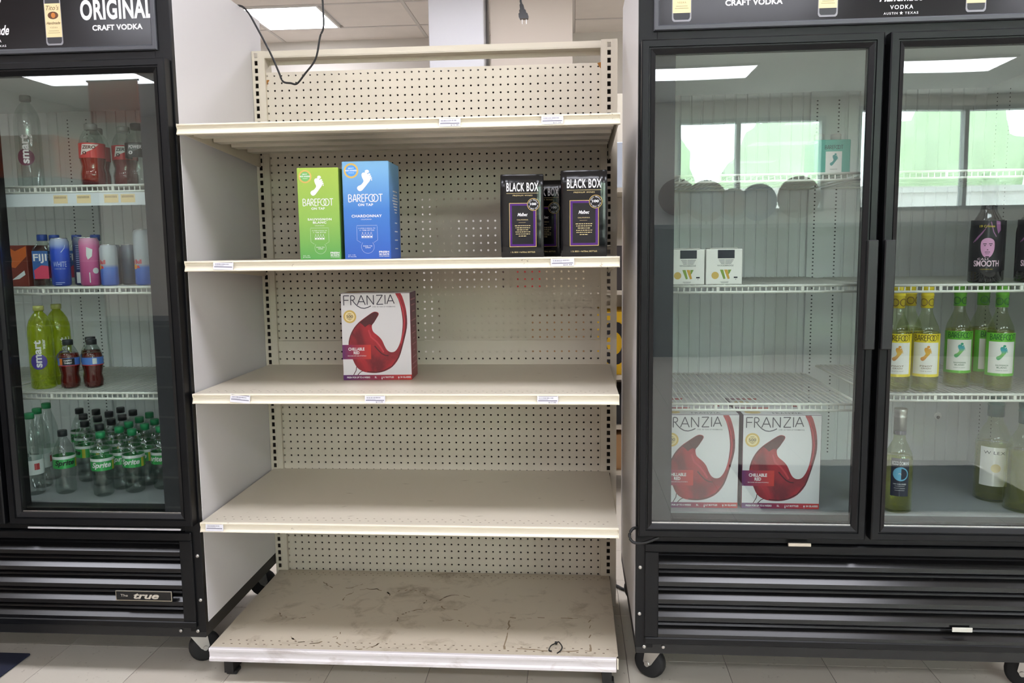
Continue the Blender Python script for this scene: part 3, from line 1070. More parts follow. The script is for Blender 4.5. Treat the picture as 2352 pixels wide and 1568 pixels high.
def cooler(label, xs, sg, hw, yf, pil, shelves, header, yshelf):
    F = thing('glass_door_cooler', label, 'cooler', (xs, 0, 0))
    W2 = 2 * hw
    T = lambda t: sg * t
    def B(mb, t0, y0, z0, t1, y1, z1, c=0.0):
        return mb.cbox((T(t0), y0, z0), (T(t1), y1, z1), c) if c else mb.box((T(t0), y0, z0), (T(t1), y1, z1))
    yb = 3.2
    # outer skin
    sk = MB()
    B(sk, 0, yf, 6.9, 0.25, yb, 82.7, 0.08)
    B(sk, W2 - 0.25, yf, 6.9, W2, yb, 82.7, 0.08)
    B(sk, 0.25, yf, 82.3, W2 - 0.25, yb, 82.7)
    B(sk, 0.25, yb - 0.3, 6.9, W2 - 0.25, yb, 82.3)
    sk.build('outer_panel', white_side, F)
    # black front frame of the cabinet
    fm = MB()
    B(fm, 0, yf - 0.75, 6.0, 1.9, yf - 0.01, 82.7, 0.06)
    B(fm, W2 - 1.9, yf - 0.75, 6.0, W2, yf - 0.01, 82.7, 0.06)
    B(fm, 1.9, yf - 0.7, 70.6, W2 - 1.9, yf + 1.2, 72.6)
    B(fm, 1.9, yf - 0.7, 18.4, W2 - 1.9, yf + 1.2, 21.0)
    B(fm, hw - 0.9, yf - 0.6, 21.0, hw + 0.9, yf + 1.0, 70.6)
    fm.build('front_frame', blk, F)
    # inner liner
    a, b = 1.9, W2 - 1.9
    lw = MB()
    B(lw, a - 0.2, yf + 0.02, 21.0, a, 1.0, 70.6)
    B(lw, b, yf + 0.02, 21.0, b + 0.2, 1.0, 70.6)
    B(lw, a, yf + 1.2, 70.6, b, 1.0, 71.0)
    lw.build('side_liner', liner, F)
    x = a
    poly = []
    while x < b:
        poly += [(x, 1.0), (x + 1.12, 1.0), (x + 1.2, 1.14), (x + 1.32, 1.14), (x + 1.4, 1.0)]
        x += 1.45
    poly = [(min(p, b), q) for p, q in poly] + [(b, 1.0)]
    mb = MB()
    vs = []
    for p, q in poly:
        vs += [(T(p), q, 21.0), (T(p), q, 70.8)]
    mb.add(vs, [(2 * i, 2 * i + 2, 2 * i + 3, 2 * i + 1) for i in range(len(poly) - 1)])
    mb.build('back_liner', liner, F)
    B(MB(), a, yf + 1.2, 20.8, b, 1.0, 21.2).build('floor_liner', M('floor_liner_grey', '8d9092', 0.35), F)
    pt = sg * (pil - xs)
    ps = B(MB(), pt - 2.2, 0.55, 21.2, pt + 2.2, 1.0, 70.6, 0.05).build('pilaster', liner, F)
    hl = MB()
    hm = M('slot_dark', '2c2e30', 0.8)
    for dx in (-1.38, 1.38):
        for q in range(95):
            zc = 22.4 + q * 0.5
            hl.disc(T(pt + dx), zc, 0.13, 0.53, n=6, rz=0.09)
    hl.build('slot_row', hm, ps, kind='stuff')
    hl = MB()
    for yy in (-4.5, -1.5):
        for q in range(95):
            zc = 22.4 + q * 0.5
            n = 6
            for tt in (a + 0.015, b - 0.015):
                hl.add([(T(tt), yy + 0.14 * math.cos(2 * math.pi * i / n), zc + 0.09 * math.sin(2 * math.pi * i / n)) for i in range(n)], [tuple(range(n))])
    hl.build('slot_row', hm, F, kind='stuff')
    # shelves
    for (t0, t1, z, tk) in shelves:
        x0, x1 = sorted((T(t0), T(t1)))
        wire_shelf(F, x0, x1, yshelf, 0.3, z, tk)
    # doors
    yd = yf - 2.2
    for di in range(2):
        d0, d1 = (0.2, hw - 0.3) if di == 0 else (hw + 0.3, W2 - 0.2)
        x0, x1 = sorted((T(d0), T(d1)))
        z0, z1 = 19.4, 71.5
        df = frame_loop(x0, x1, z0, z1, [(0.05, yf - 0.78), (0.0, yf - 0.85), (0.0, yd + 0.12), (0.12, yd), (0.72, yd), (0.76, yd + 0.16), (0.9, yd + 0.16), (0.94, yd + 0.06), (1.4, yd + 0.3), (1.42, yd + 0.48), (1.42, yd + 1.2), (1.2, yf - 0.78)]).build('door', blk, F)
        MB().box((x0 + 1.43, yd + 0.5, z0 + 1.43), (x1 - 1.43, yd + 0.72, z1 - 1.43)).build('glass_pane', doorglass, df)
        B(MB(), *( (d0 + 1.45, yd + 0.75, z0 + 1.45, d0 + 3.5, yd + 1.25, z1 - 1.45) if di == 0 else (d1 - 3.5, yd + 0.75, z0 + 1.45, d1 - 1.45, yd + 1.25, z1 - 1.45))).build('hinge_strip', M('hinge_strip_black', '23242a', 0.45), df)
        ht = d1 - 1.1 if di == 0 else d0
        B(MB(), ht, yd - 0.6, 39.9, ht + 1.1, yd + 0.1, 51.1, 0.1).build('handle', M('handle_black', '121214', 0.4), df)
        bd = MB()
        bd.box((x0 + 1.43, yd + 0.44, z0 + 1.43), (x1 - 1.43, yd + 0.5, z0 + 1.58))
        bd.build('glass_bead', steel, df)
    # header sign
    hs = B(MB(), 1.7, yf - 0.9, 72.9, W2 - 1.7, yf - 0.2, 82.5).build('header_sign', signm, F)
    x0, x1 = sorted((T(1.5), T(W2 - 1.5)))
    frame_loop(x0, x1, 72.6, 82.68, [(0, yf - 0.2), (0, yf - 1.0), (0.1, yf - 1.1), (0.45, yf - 1.1), (0.6, yf - 0.9)]).build('sign_bezel', M('bezel_grey', '4a4b50', 0.35), hs)
    yh = yf - 0.91
    for kind, wx in header:
        if kind == 'b':
            sign_bottle(hs, wx - xs, yh, 73.45)
        elif kind == 'o':
            sign_original(hs, wx - xs, yh - 0.02)
        else:
            sign_handmade(hs, wx - xs, yh - 0.02)
    # machine compartment, grille
    mc = MB()
    B(mc, 0.3, yf + 1.5, 6.9, W2 - 0.3, yb - 0.4, 18.3)
    mc.build('machine_housing', M('housing_black', '0d0d0e', 0.7), F)
    bf = MB()
    B(bf, 0.05, yf - 0.7, 5.3, W2 - 0.05, yb, 6.88, 0.08)
    bf.build('base_frame', M('base_black', '131314', 0.45), F)
    gy = yf - 1.0
    gf = MB()
    B(gf, 1.0, gy - 0.15, 17.3, W2 - 1.0, gy + 0.9, 18.3, 0.1)
    B(gf, 1.0, gy - 0.15, 6.6, W2 - 1.0, gy + 0.9, 7.4, 0.1)
    B(gf, 1.0, gy - 0.1, 7.4, 2.5, gy + 0.8, 17.3, 0.08)
    B(gf, W2 - 2.5, gy - 0.1, 7.4, W2 - 1.0, gy + 0.8, 17.3, 0.08)
    gr = gf.build('grille', blk, F)
    xa, xb = sorted((T(2.5), T(W2 - 2.5)))
    for q in range(5):
        z = 15.9 - q * 2.03
        MB().prism([(gy + 1.1, z + 1.25), (gy + 0.75, z + 0.72), (gy, z), (gy - 0.02, z - 0.45), (gy + 0.25, z - 0.62), (gy + 0.3, z - 0.5), (gy + 0.1, z - 0.3), (gy + 0.12, z - 0.02), (gy + 0.85, z + 0.66), (gy + 1.2, z + 1.2)], 0, xa, xb).build('louver', blk_lv, gr)
    for t_, z in ((0.5, 15.4), (0.45, 10.0), (1.0, 6.15), (3.1, 6.15)):
        for tt in (t_, W2 - t_):
            bo = MB().lathe([(0.22, 0), (0.22, 0.08), (0.12, 0.16)], 10)
            yy = yf - 0.76
            bo.warp(lambda p, tt=tt, z=z, yy=yy: (T(tt) + p[0], yy - p[2], z + p[1]))
            bo.build('bolt', zinc, F)
    # casters
    for tt in ((3.2 if sg > 0 else 3.7), W2 - 3.2):
        for yy in (yf + 3.3, 0.3):
            ra = math.radians(58 if sg > 0 else -58)
            def turn(p, tt=tt, yy=yy, ra=ra):
                return (T(tt) + p[0] * math.cos(ra) - p[1] * math.sin(ra), yy + p[0] * math.sin(ra) + p[1] * math.cos(ra), p[2])
            br = MB()
            for s_ in (-1, 1):
                br.prism([(-1.2, 5.0), (1.2, 5.0), (1.55, 3.4), (1.75, 2.1), (1.3, 1.5), (0.75, 1.9)], 0, s_ * 0.8 - 0.06, s_ * 0.8 + 0.06)
            br.warp(turn)
            br.cbox((T(tt) - 1.7, yy - 1.7, 5.0), (T(tt) + 1.7, yy + 1.7, 5.28), 0.05)
            ca = br.build('caster', zinc, F)
            wl = MB().lathe([(0.4, -0.6), (1.5, -0.6), (1.85, -0.4), (1.9, 0.0), (1.85, 0.4), (1.5, 0.6), (0.4, 0.6)], 28)
            wl.warp(lambda p: turn((p[2], 1.25 + p[0], 1.9 + p[1])))
            wl.build('wheel', rubber, ca)
            ax = MB().lathe([(0.3, -1.0), (0.3, 1.0)], 10)
            ax.warp(lambda p: turn((p[2], 1.25 + p[0], 1.9 + p[1])))
            ax.build('axle', zinc, ca)
    return F


# shelf list: (t0, t1, height, ticket strip)
FL = cooler('black glass-door soda cooler with white sides and vodka advert, beside the shelving', -1.9, -1, 22.6, -22.0, -28.0,
            [(2.2, 25.6, 58.6, True), (2.2, 25.6, 46.9, False), (2.2, 25.6, 34.4, False), (27, 43.0, 58.6, False), (27, 43.0, 46.9, False), (27, 43.0, 34.4, False)],
            [('h', -22.3), ('b', -15.0), ('o', -7.75), ('b', -29.5), ('o', -37)], -20.2)
FR = cooler('black glass-door wine cooler with white sides and vodka advert, standing by a floor caster', 48.4, 1, 24.35, -23.0, 75.0,
            [(2.1, 24.6, 58.3, False), (2.1, 24.6, 46.5, False), (2.1, 24.6, 33.5, False), (26.0, 46.6, 58.3, False), (26.0, 46.6, 46.4, False), (26.0, 46.6, 34.6, False)],
            [('b', 52.7), ('o', 59.9), ('b', 67.2), ('h', 74.35), ('b', 81.5), ('o', 88.8)], -21.4)
FL['label'] = 'black glass-door cooler full of sodas and water, left of the empty shelving'
FR['label'] = 'black two-door glass cooler holding wine, right of the empty shelving'
# nameplate on the soda cooler grille
npl = MB().cbox((-10.5, -23.35, 10.0), (-3.6, -23.05, 11.25), 0.04).build('nameplate', blk_gloss, FL)
npl.rotation_euler = (0, 0, 0)
frame_loop(-10.5, -3.6, 10.0, 11.25, [(0.02, -23.36), (0.02, -23.38), (0.1, -23.38), (0.1, -23.36)]).build('nameplate_rim', M('chrome_worn', 'cfc9b8', 0.2, metal=1), npl)
MB().text('true', -8.3, 10.25, -5.2, 10.95, -23.37, bold=0.03, shear=0.3).text('The', -9.9, 10.5, -9.0, 10.8, -23.37).build('lettering', M('chrome_letter', 'e8e4d8', 0.25, metal=0.8), npl)
# heater cord at the hinge of the wine cooler
MB().tube(smooth_path([(0.4, -23.9, 20.0), (-0.4, -24.2, 19.95), (-0.75, -24.4, 19.2), (-0.3, -24.6, 18.55), (0.9, -24.7, 18.6), (2.5, -24.6, 19.2)]), 0.17, 8).build('hinge_cord', cord, FR)

MB().box((-21.0, -22.95, 18.5), (-2.3, -22.75, 18.72)).build('reflection_strip', M('strip_white', 'd8d6d8', 0.4), FL)  # bright reflected line under the door, drawn as a white strip
# scraps caught on the wine cooler
o = MB().cbox((-1.2, -0.1, 0), (1.2, 0.1, 0.35), 0.03).build('paper_scrap', M('scrap_cream', 'd8cdbc', 0.7), loc=(65.9, -24.35, 18.32))
tag(o, 'small cream paper scrap wedged under the wine cooler door', 'paper scrap')
o = MB().cbox((-1.05, -0.06, 0), (1.05, 0.06, 0.5), 0.03).build('tape_piece', M('scrap_silver', 'c9c8be', 0.4), loc=(83.3, -24.35, 9.0))
tag(o, 'pale piece of tape on the lower grille of the wine cooler', 'tape')
# ================================================================== cartons of wine on the shelves
def strokes(mb, glyphs, x0, z0, x1, z1, y, w):
    """thin line lettering: glyphs is a list of (advance, [polylines]) on a unit-high grid"""
    tot = sum(g[0] for g in glyphs)
    k = (x1 - x0) / tot
    h = z1 - z0
    x = x0
    for adv, pl in glyphs:
        for pts in pl:
            for a, b in zip(pts[:-1], pts[1:]):
                mb.ribbon([(x + a[0] * k, z0 + a[1] * h), (x + b[0] * k, z0 + b[1] * h)], w, y)
        x += adv * k
    return mb


def arc(cx, cz, rx, rz, a0, a1, n=10):
    return [(cx + rx * math.cos(math.radians(a0 + (a1 - a0) * i / n)), cz + rz * math.sin(math.radians(a0 + (a1 - a0) * i / n))) for i in range(n + 1)]


GL = {
    'B': (0.62, [[(0.05, 0), (0.05, 1)], [(0.05, 1), (0.2, 1)] + arc(0.2, 0.75, 0.25, 0.25, 90, -90) + [(0.05, 0.5)], [(0.2, 0.5)] + arc(0.22, 0.25, 0.28, 0.25, 90, -90) + [(0.05, 0)]]),
    'A': (0.62, [[(0.03, 0), (0.24, 1), (0.34, 1), (0.52, 0)], [(0.1, 0.32), (0.46, 0.32)]]),
    'R': (0.6, [[(0.05, 0), (0.05, 1)], [(0.05, 1), (0.2, 1)] + arc(0.2, 0.74, 0.26, 0.26, 90, -90) + [(0.05, 0.48)], [(0.2, 0.48), (0.48, 0)]]),
    'E': (0.5, [[(0.42, 0), (0.05, 0), (0.05, 1), (0.42, 1)], [(0.05, 0.52), (0.36, 0.52)]]),
    'F': (0.48, [[(0.05, 0), (0.05, 1), (0.44, 1)], [(0.05, 0.52), (0.38, 0.52)]]),
    'O': (0.5, [arc(0.42, 0.5, 0.42, 0.5, 0, 360, 24)]),
    'o': (0.92, [arc(0.42, 0.5, 0.42, 0.5, 0, 360, 24)]),
    'T': (0.55, [[(0.0, 1), (0.55, 1)], [(0.27, 1), (0.27, 0)]]),
}
BAREFOOT = [GL['B'], GL['A'], GL['R'], GL['E'], GL['F'], GL['O'], GL['o'], GL['T']]


def foot(mb, px, y, s=1.0):
    """footprint logo; px maps logo units (0..180, 0..270 up) to the face"""
    sole = [(27, 0), (6, 18), (0, 43), (15, 64), (46, 80), (71, 110), (77, 134), (62, 172), (56, 208), (70, 232), (100, 234), (126, 218), (150, 184), (160, 158), (150, 128), (120, 88), (86, 42), (56, 8)]
    mb.flat(smooth2d([px(a, b) for a, b in sole], 3), y)
    for a, b, rx, rz in ((120, 248, 25, 22), (146, 211, 13, 14), (158, 186, 11, 12), (167, 163, 10, 10), (171, 140, 7, 9)):
        mb.flat([px(a + rx * math.cos(2 * math.pi * i / 14), b + rz * math.sin(2 * math.pi * i / 14)) for i in range(14)], y)
    return mb


def carton(t, w, d, h, m, c=0.06, seg=1):
    return MB().cbox((-w / 2, -d / 2, 0), (w / 2, d / 2, h), c, seg).build('carton', m, t)


def barefoot_box(label, x, y, z, w, h, rot, cm, sealm, wine, alc):
    d = 5.6
    t = thing('wine_box', label, 'wine box', (x, y, z), rot)
    carton(t, w, d, h, cm)
    MB().box((-w / 2 + 0.25, -d / 2 + 0.12, h), (w / 2 - 0.25, d / 2 - 0.3, h + 0.05)).build('top_flap', M('flap_dark_' + label[:6], '30361f' if 'green' in label else '1c2a3c', 0.5), t)
    yy = -d / 2 - 0.012
    X = lambda px: -w / 2 + (px - 805) / 540 * w
    Z = lambda py: (1395 - py) / 1255 * h
    MB().disc(X(912), Z(258), 85 / 540 * w, yy, r0=64 / 540 * w).build('seal_print', goldink, t)
    MB().disc(X(912), Z(258), 63 / 540 * w, yy - 0.002).build('seal_print', sealm, t)
    p = MB()
    foot(p, lambda a, b: (X(975 + a), Z(518 - b)), yy)
    p.build('footprint_print', whiteink, t, kind='stuff')
    strokes(MB(), BAREFOOT, X(868), Z(655), X(1268), Z(562), yy, 9.5 / 540 * w).build('brand_lettering', whiteink, t)
    p = MB()
    tx = lambda s, a, b, c_, e, **k: p.text(s, X(a), Z(e), X(b), Z(c_), yy, **k)
    tx('ON TAP', 980, 1155, 678, 710, bold=0.03, space=1.1)
    if len(wine) == 1:
        tx(wine[0], 900, 1252, 820, 855, bold=0.03, space=1.15)
        tx('CALIFORNIA', 1008, 1133, 875, 887)
    else:
        tx(wine[0], 925, 1238, 825, 856, bold=0.03, space=1.2)
        tx(wine[1], 992, 1168, 868, 899, bold=0.03, space=1.15)
        tx('CALIFORNIA', 1015, 1140, 922, 933)
    tx('FRESH', 1208, 1325, 1290, 1315, bold=0.03)
    tx('30 DAYS', 1208, 1325, 1322, 1345, bold=0.03)
    tx('AFTER OPENING', 1208, 1325, 1353, 1365, bold=0.01)
    tx('PUSH TO', 1025, 1130, 1218, 1232, bold=0.02, space=1.2)
    tx('OPEN', 1048, 1110, 1240, 1253, bold=0.02, space=1.2)
    tx('3 LITERS IS EQUAL TO', 975, 1170, 990, 1004, space=1.1, bold=0.01)
    tx('4 - 750ML BOTTLES', 988, 1158, 1014, 1028, space=1.1, bold=0.01)
    tx(alc, 845, 930, 1333, 1345)
    tx('BY VOLUME', 845, 940, 1355, 1367)
    p.text('BEST', X(880), Z(235), X(945), Z(219), yy - 0.005, bold=0.01).text('MOST AWARDED', X(845), Z(266), X(980), Z(246), yy - 0.005, bold=0.03).text('WINE BRAND', X(880), Z(290), X(945), Z(279), yy - 0.005)
    for bx in (1022, 1055, 1088, 1122):
        p.ribbon([(X(bx - 13), Z(1122)), (X(bx + 13), Z(1122)), (X(bx + 13), Z(1082)), (X(bx + 4), Z(1068)), (X(bx + 4), Z(1045)), (X(bx - 4), Z(1045)), (X(bx - 4), Z(1068)), (X(bx - 13), Z(1082))], 2.4 / 540 * w, yy, closed=True)
        p.rect(X(bx - 10), Z(1115), X(bx + 10), Z(1095), yy)
    p.ribbon([(X(955), Z(960)), (X(1195), Z(960))], 2 / 540 * w, yy)
    for sx in (-1, 1):
        p.ribbon([(X(1075 + sx * 120), Z(970)), (X(1075 + sx * 120), Z(1150)), (X(1075 + sx * 75), Z(1180))], 1.8 / 540 * w, yy)
    p.ribbon([(X(1078) + 75 / 540 * w * math.cos(math.radians(q)), Z(1235) + 75 / 540 * w * math.sin(math.radians(q))) for q in range(140, 401, 13)], 1.8 / 540 * w, yy)
    p.build('small_lettering', whiteink, t, kind='stuff')
    sp = MB()
    for q, (zz, L) in enumerate([(0.70, 0.3), (0.66, 0.25), (0.63, 0.32), (0.60, 0.38), (0.57, 0.3), (0.54, 0.26), (0.51, 0.2), (0.48, 0.14), (0.37, 0.16), (0.28, 0.2), (0.19, 0.2), (0.1, 0.2)]):
        xx = w / 2 + 0.012
        sp.add([(xx, 0.6 - L * 5, zz * h), (xx, 0.6 + L * 3, zz * h), (xx, 0.6 + L * 3, zz * h + 0.12), (xx, 0.6 - L * 5, zz * h + 0.12)], [(0, 1, 2, 3)])
    sp.build('side_print', whiteink, t, kind='stuff')
    return t


SZ = SH[1]
green_m = grad('carton_green', 2, 0, 10.1, [(0, '4f9448'), (0.45, '86ad4c'), (1, '9cb546')], rough=0.42)
blue_m = grad('carton_blue', 2, 0, 10.7, [(0, '2a55ac'), (0.5, '3c74bc'), (1, '78acd2')], rough=0.42)
barefoot_box('lime green carton of white wine with a white footprint on the shelf', 13.3, -19.0, SZ, 4.6, 10.1, 3.0, green_m, M('seal_green', '6fae5c', 0.5), ['SAUVIGNON', 'BLANC'], 'ALC. 13%')
barefoot_box('sky blue carton of white wine with a white footprint beside the green one', 18.75, -18.9, SZ, 5.2, 10.7, 1.0, blue_m, M('seal_blue', '4f94dc', 0.5), ['CHARDONNAY'], 'ALC. 13.5%')

blackbox = M('carton_black_gloss', '08080b', 0.13, bump=0.35, bs=22)
purple = M('print_purple', '45196c', 0.15)
charcoal = M('print_charcoal', '17161c', 0.16)


def black_box(label, x, y, z, w, h, rot):
    d = 5.4
    t = thing('wine_box', label, 'wine box', (x, y, z), rot, group='black wine boxes on the shelf')
    # carton with bowed sides
    bm = bmesh.new()
    bmesh.ops.create_cube(bm, size=1)
    bmesh.ops.bevel(bm, geom=bm.edges[:], offset=0.014, segments=1, affect='EDGES')
    bmesh.ops.subdivide_edges(bm, edges=bm.edges[:], cuts=5, use_grid_fill=True)
    bm.verts.index_update()
    vs = []
    for v in bm.verts:
        zz = v.co.z + 0.5
        bow = math.sin(math.pi * zz) * 0.11
        fx = math.cos(math.pi * v.co.y) * bow * (1 if v.co.x > 0 else -1) * (abs(v.co.x) > 0.4)
        vs.append((v.co.x * w + fx * 1.1, v.co.y * d, zz * h))
    MB().add(vs, [tuple(v.index for v in f.verts) for f in bm.faces], True).build('carton', blackbox, t)
    bm.free()
    yy = -d / 2 - 0.015
    X = lambda px: -w / 2 + (px - 1065) / 585 * w
    Z = lambda py: (1262 - py) / 1105 * h
    MB().rect(X(1180), Z(1122), X(1545), Z(537), yy).build('label_border', goldink, t)
    MB().rect(X(1187), Z(1115), X(1538), Z(544), yy - 0.004).build('label_band', purple, t)
    MB().rect(X(1217), Z(1085), X(1505), Z(572), yy - 0.008).build('label_panel', charcoal, t)
    MB().disc(X(1507), Z(558), 84 / 585 * w, yy - 0.012).build('seal_rim', goldink, t)
    MB().disc(X(1507), Z(558), 78 / 585 * w, yy - 0.016).build('seal_face', charcoal, t)
    MB().text('Malbec', X(1290), Z(712), X(1428), Z(668), yy - 0.014, bold=0.02, shear=0.35).build('wine_lettering', whiteink, t)
    MB().text('BLACK BOX', X(1145), Z(383), X(1578), Z(267), yy, bold=0.02, space=1.12).build('brand_lettering', whiteink, t)
    p = MB()
    p.text('100', X(1465), Z(568), X(1547), Z(535), yy - 0.02, bold=0.04)
    for q, ch in enumerate('GOLD MEDALS'):
        if ch == ' ':
            continue
        a = math.radians(160 - q * 14)
        cx, cz = X(1507) + 62 / 585 * w * math.cos(a), Z(558) + 62 / 585 * w * math.sin(a)
        p.text(ch, cx - 0.05, cz - 0.07, cx + 0.05, cz + 0.07, yy - 0.02)
    for q, ch in enumerate('25 BEST BUYS'):
        if ch == ' ':
            continue
        a = math.radians(200 + q * 13)
        cx, cz = X(1507) + 62 / 585 * w * math.cos(a), Z(558) + 62 / 585 * w * math.sin(a)
        p.text(ch, cx - 0.05, cz - 0.07, cx + 0.05, cz + 0.07, yy - 0.02)
    p.build('seal_lettering', whiteink, t, kind='stuff')
    g = MB()
    g.rect(X(1145), Z(410), X(1578), Z(406), yy)
    g.text('PREMIUM WINES', X(1230), Z(446), X(1495), Z(428), yy, space=1.2, shear=0.1)
    g.text('CALIFORNIA', X(1283), Z(768), X(1433), Z(752), yy - 0.014, space=1.3)
    g.rect(X(1305), Z(797), X(1400), Z(795), yy - 0.014)
    for q, (a, b) in enumerate([(1255, 1465), (1262, 1458), (1282, 1440), (1262, 1462), (1265, 1458), (1305, 1412)]):
        py = 835 + q * 27.5
        xx = a
        r = random.Random(q)
        while xx < b:
            L = r.uniform(10, 34)
            g.rect(X(xx), Z(py + 8), X(min(xx + L, b)), Z(py), yy - 0.014)
            xx += L + 8
    g.text('1 3L BOX = 4x750mL BOTTLES', X(1195), Z(1202), X(1525), Z(1183), yy, space=1.15, bold=0.01)
    g.build('gold_lettering', paleGold, t, kind='stuff')


black_box('black wine box with purple label, leaning at the left of the black trio', 35.9, -19.1, SZ, 4.7, 8.95, 4.0)
black_box('black wine box half hidden behind the two others', 38.4, -10.0, SZ, 4.8, 9.0, -6.0)
black_box('black wine box with purple label at the shelf end, nearest the wine cooler', 42.85, -19.2, SZ, 5.0, 9.25, -2.0)

fr_side = grad('carton_purple_red', 2, 0, 10.8, [(0, '8c1f33'), (0.6, '6a1d3a'), (1, '4a2048')], rough=0.4)
fr_wine = None


def wine_print():
    m, nt, b = base_mat('print_wine_red')
    tc = nt.nodes.new('ShaderNodeTexCoord')
    n = nt.nodes.new('ShaderNodeTexNoise')
    n.inputs['Scale'].default_value = 9
    n.inputs['Detail'].default_value = 3
    n.inputs['Distortion'].default_value = 1.5
    nt.links.new(tc.outputs['Object'], n.inputs['Vector'])
    r = nt.nodes.new('ShaderNodeValToRGB')
    r.color_ramp.elements[0].position = 0.35
    r.color_ramp.elements[1].position = 0.68
    r.color_ramp.elements[0].color = srgb('6d1420')
    r.color_ramp.elements[1].color = srgb('b4232e')
    nt.links.new(n.outputs['Fac'], r.inputs[0])
    nt.links.new(r.outputs[0], b.inputs['Base Color'])
    b.inputs['Roughness'].default_value = 0.4
    return m


fr_wine = wine_print()
fr_white = M('carton_white_print', 'd6d3d6', 0.42)
fr_dark = M('print_wine_dark', '4a1018', 0.4)
fr_banner = grad('print_banner', 0, -4.5, -0.8, [(0, '4b1f63'), (0.45, '93243f'), (1, 'c23329')], rough=0.4)
fr_strip = grad('print_strip', 0, -4.4, 4.4, [(0, '4b1f63'), (0.35, '7e2348'), (1, 'c23329')], rough=0.4)
fr_ink = M('print_navy_ink', '2e2a3c', 0.4)
franzia_first = None


def franzia(label, x, y, z, rot, group):
    global franzia_first
    if franzia_first:
        return dup(franzia_first, (x, y, z), rot, label, group)
    w, d, h = 8.55, 4.6, 10.75
    t = thing('wine_box', label, 'wine box', (x, y, z), rot, group)
    carton(t, w, d, h, fr_side, 0.05)
    yy = -d / 2 - 0.012
    X = lambda px: -w / 2 + (px - 300) / 1000 * w
    Z = lambda py: (1400 - py) / 1240 * h
    MB().rect(-w / 2 + 0.04, 0.03, w / 2 - 0.04, h - 0.04, yy).build('front_panel', fr_white, t)
    tp = MB().box((-w / 2 + 0.05, -d / 2 + 0.05, h), (w / 2 - 0.05, d / 2 - 0.05, h + 0.03)).build('top_panel', fr_white, t)
    tq = h + 0.042
    mb = MB()
    mb.add([(-4.2, 0.5, tq), (-0.9, 0.5, tq), (-0.6, 1.7, tq), (-4.2, 1.7, tq)], [(0, 1, 2, 3)])
    mb.build('top_banner', fr_banner, tp)
    vs, fs = text2d('FRANZIA', 0.0, 0.0, 1.1)
    MB().add([(-0.9 + a * 3.2, -1.9 + b * 0.8, tq) for a, b in vs], fs).build('top_lettering', fr_ink, tp)
    MB().add([(-3 + 0.9 * math.cos(2 * math.pi * i / 24), -1.0 + 0.8 * math.sin(2 * math.pi * i / 24), tq) for i in range(24)], [tuple(range(24))]).build('top_seal', goldink, tp)
    # the pouring glass
    A = [(1090, 160), (1165, 160), (1225, 330), (1248, 480), (1245, 650), (1190, 870), (1120, 1080), (1020, 1210), (900, 1275), (780, 1298), (650, 1290), (570, 1265), (500, 1210), (450, 1110), (410, 1000), (392, 880), (420, 760), (480, 650),
         (560, 565), (650, 500), (740, 440), (790, 422), (835, 435), (842, 465), (810, 520), (770, 580), (745, 610), (740, 650), (760, 710), (830, 770), (880, 830), (915, 910), (950, 970), (1000, 1000), (1060, 990), (1110, 930), (1150, 830), (1175, 700), (1185, 550), (1165, 380), (1130, 250)]
    MB().flat([(a, min(b, h - 0.05)) for a, b in smooth2d([(X(a), Z(b)) for a, b in A], 3)], yy - 0.004).build('wine_print', fr_wine, t)
    dk_ = MB()
    dk_.flat([(X(a), Z(b)) for a, b in [(560, 572), (650, 505), (740, 445), (790, 426), (832, 438), (838, 465), (808, 520), (768, 580), (742, 612), (700, 600), (640, 640), (600, 600)]], yy - 0.006)
    dk_.ribbon([(X(a), Z(b)) for a, b in [(770, 910), (820, 970), (870, 1020), (920, 1045), (965, 1050)]], 0.14, yy - 0.006)
    dk_.ribbon([(X(a), Z(b)) for a, b in [(1240, 480), (1238, 650), (1184, 868), (1114, 1074), (1015, 1202), (898, 1266), (780, 1288), (652, 1280)]], 0.12, yy - 0.006)
    dk_.ribbon([(X(a), Z(b)) for a, b in [(398, 880), (426, 762), (486, 655), (566, 570)]], 0.08, yy - 0.006)
    dk_.build('wine_print_dark', fr_dark, t)
    lt = MB()
    lt.ribbon([(X(a), Z(b)) for a, b in [(690, 680), (720, 780), (800, 850), (860, 930), (900, 1000)]], 0.2, yy - 0.0065)
    lt.ribbon([(X(a), Z(b)) for a, b in [(1125, 200), (1190, 380), (1212, 550), (1200, 690), (1150, 880)]], 0.12, yy - 0.0065)
    lt.build('wine_print_light', M('print_wine_light', 'b83640', 0.4), t)
    st = MB()
    st.ribbon([(X(500), Z(1205)), (X(490), Z(1260)), (X(452), Z(1325))], 0.09, yy - 0.004)
    st.ribbon([(X(585), Z(1268)), (X(550), Z(1285)), (X(512), Z(1325))], 0.09, yy - 0.004)
    st.build('stem_print', fr_dark, t)
    MB().rect(X(301), Z(1098), X(715), Z(892), yy - 0.008).build('banner_print', fr_banner, t)
    MB().rect(X(304), Z(1397), X(1296), Z(1325), yy - 0.004).build('strip_print', fr_strip, t)
    p = MB()
    p.text('CHILLABLE', X(388), Z(975), X(622), Z(931), yy - 0.014, bold=0.035)
    p.text('RED', X(463), Z(1027), X(547), Z(984), yy - 0.014, bold=0.035)
    p.text('Semi-sweet with notes of red berry', X(375), Z(1062), X(645), Z(1040), yy - 0.014, shear=0.3)
    p.text('FRESH FOR UP TO 6 WEEKS', X(355), Z(1372), X(690), Z(1348), yy - 0.01, bold=0.035)
    p.text('5L', X(757), Z(1372), X(790), Z(1348), yy - 0.01, bold=0.035)
    p.text('6.7 BOTTLES', X(880), Z(1372), X(1035), Z(1348), yy - 0.01, bold=0.035)
    p.text('34 GLASSES', X(1130), Z(1372), X(1283), Z(1348), yy - 0.01, bold=0.035)
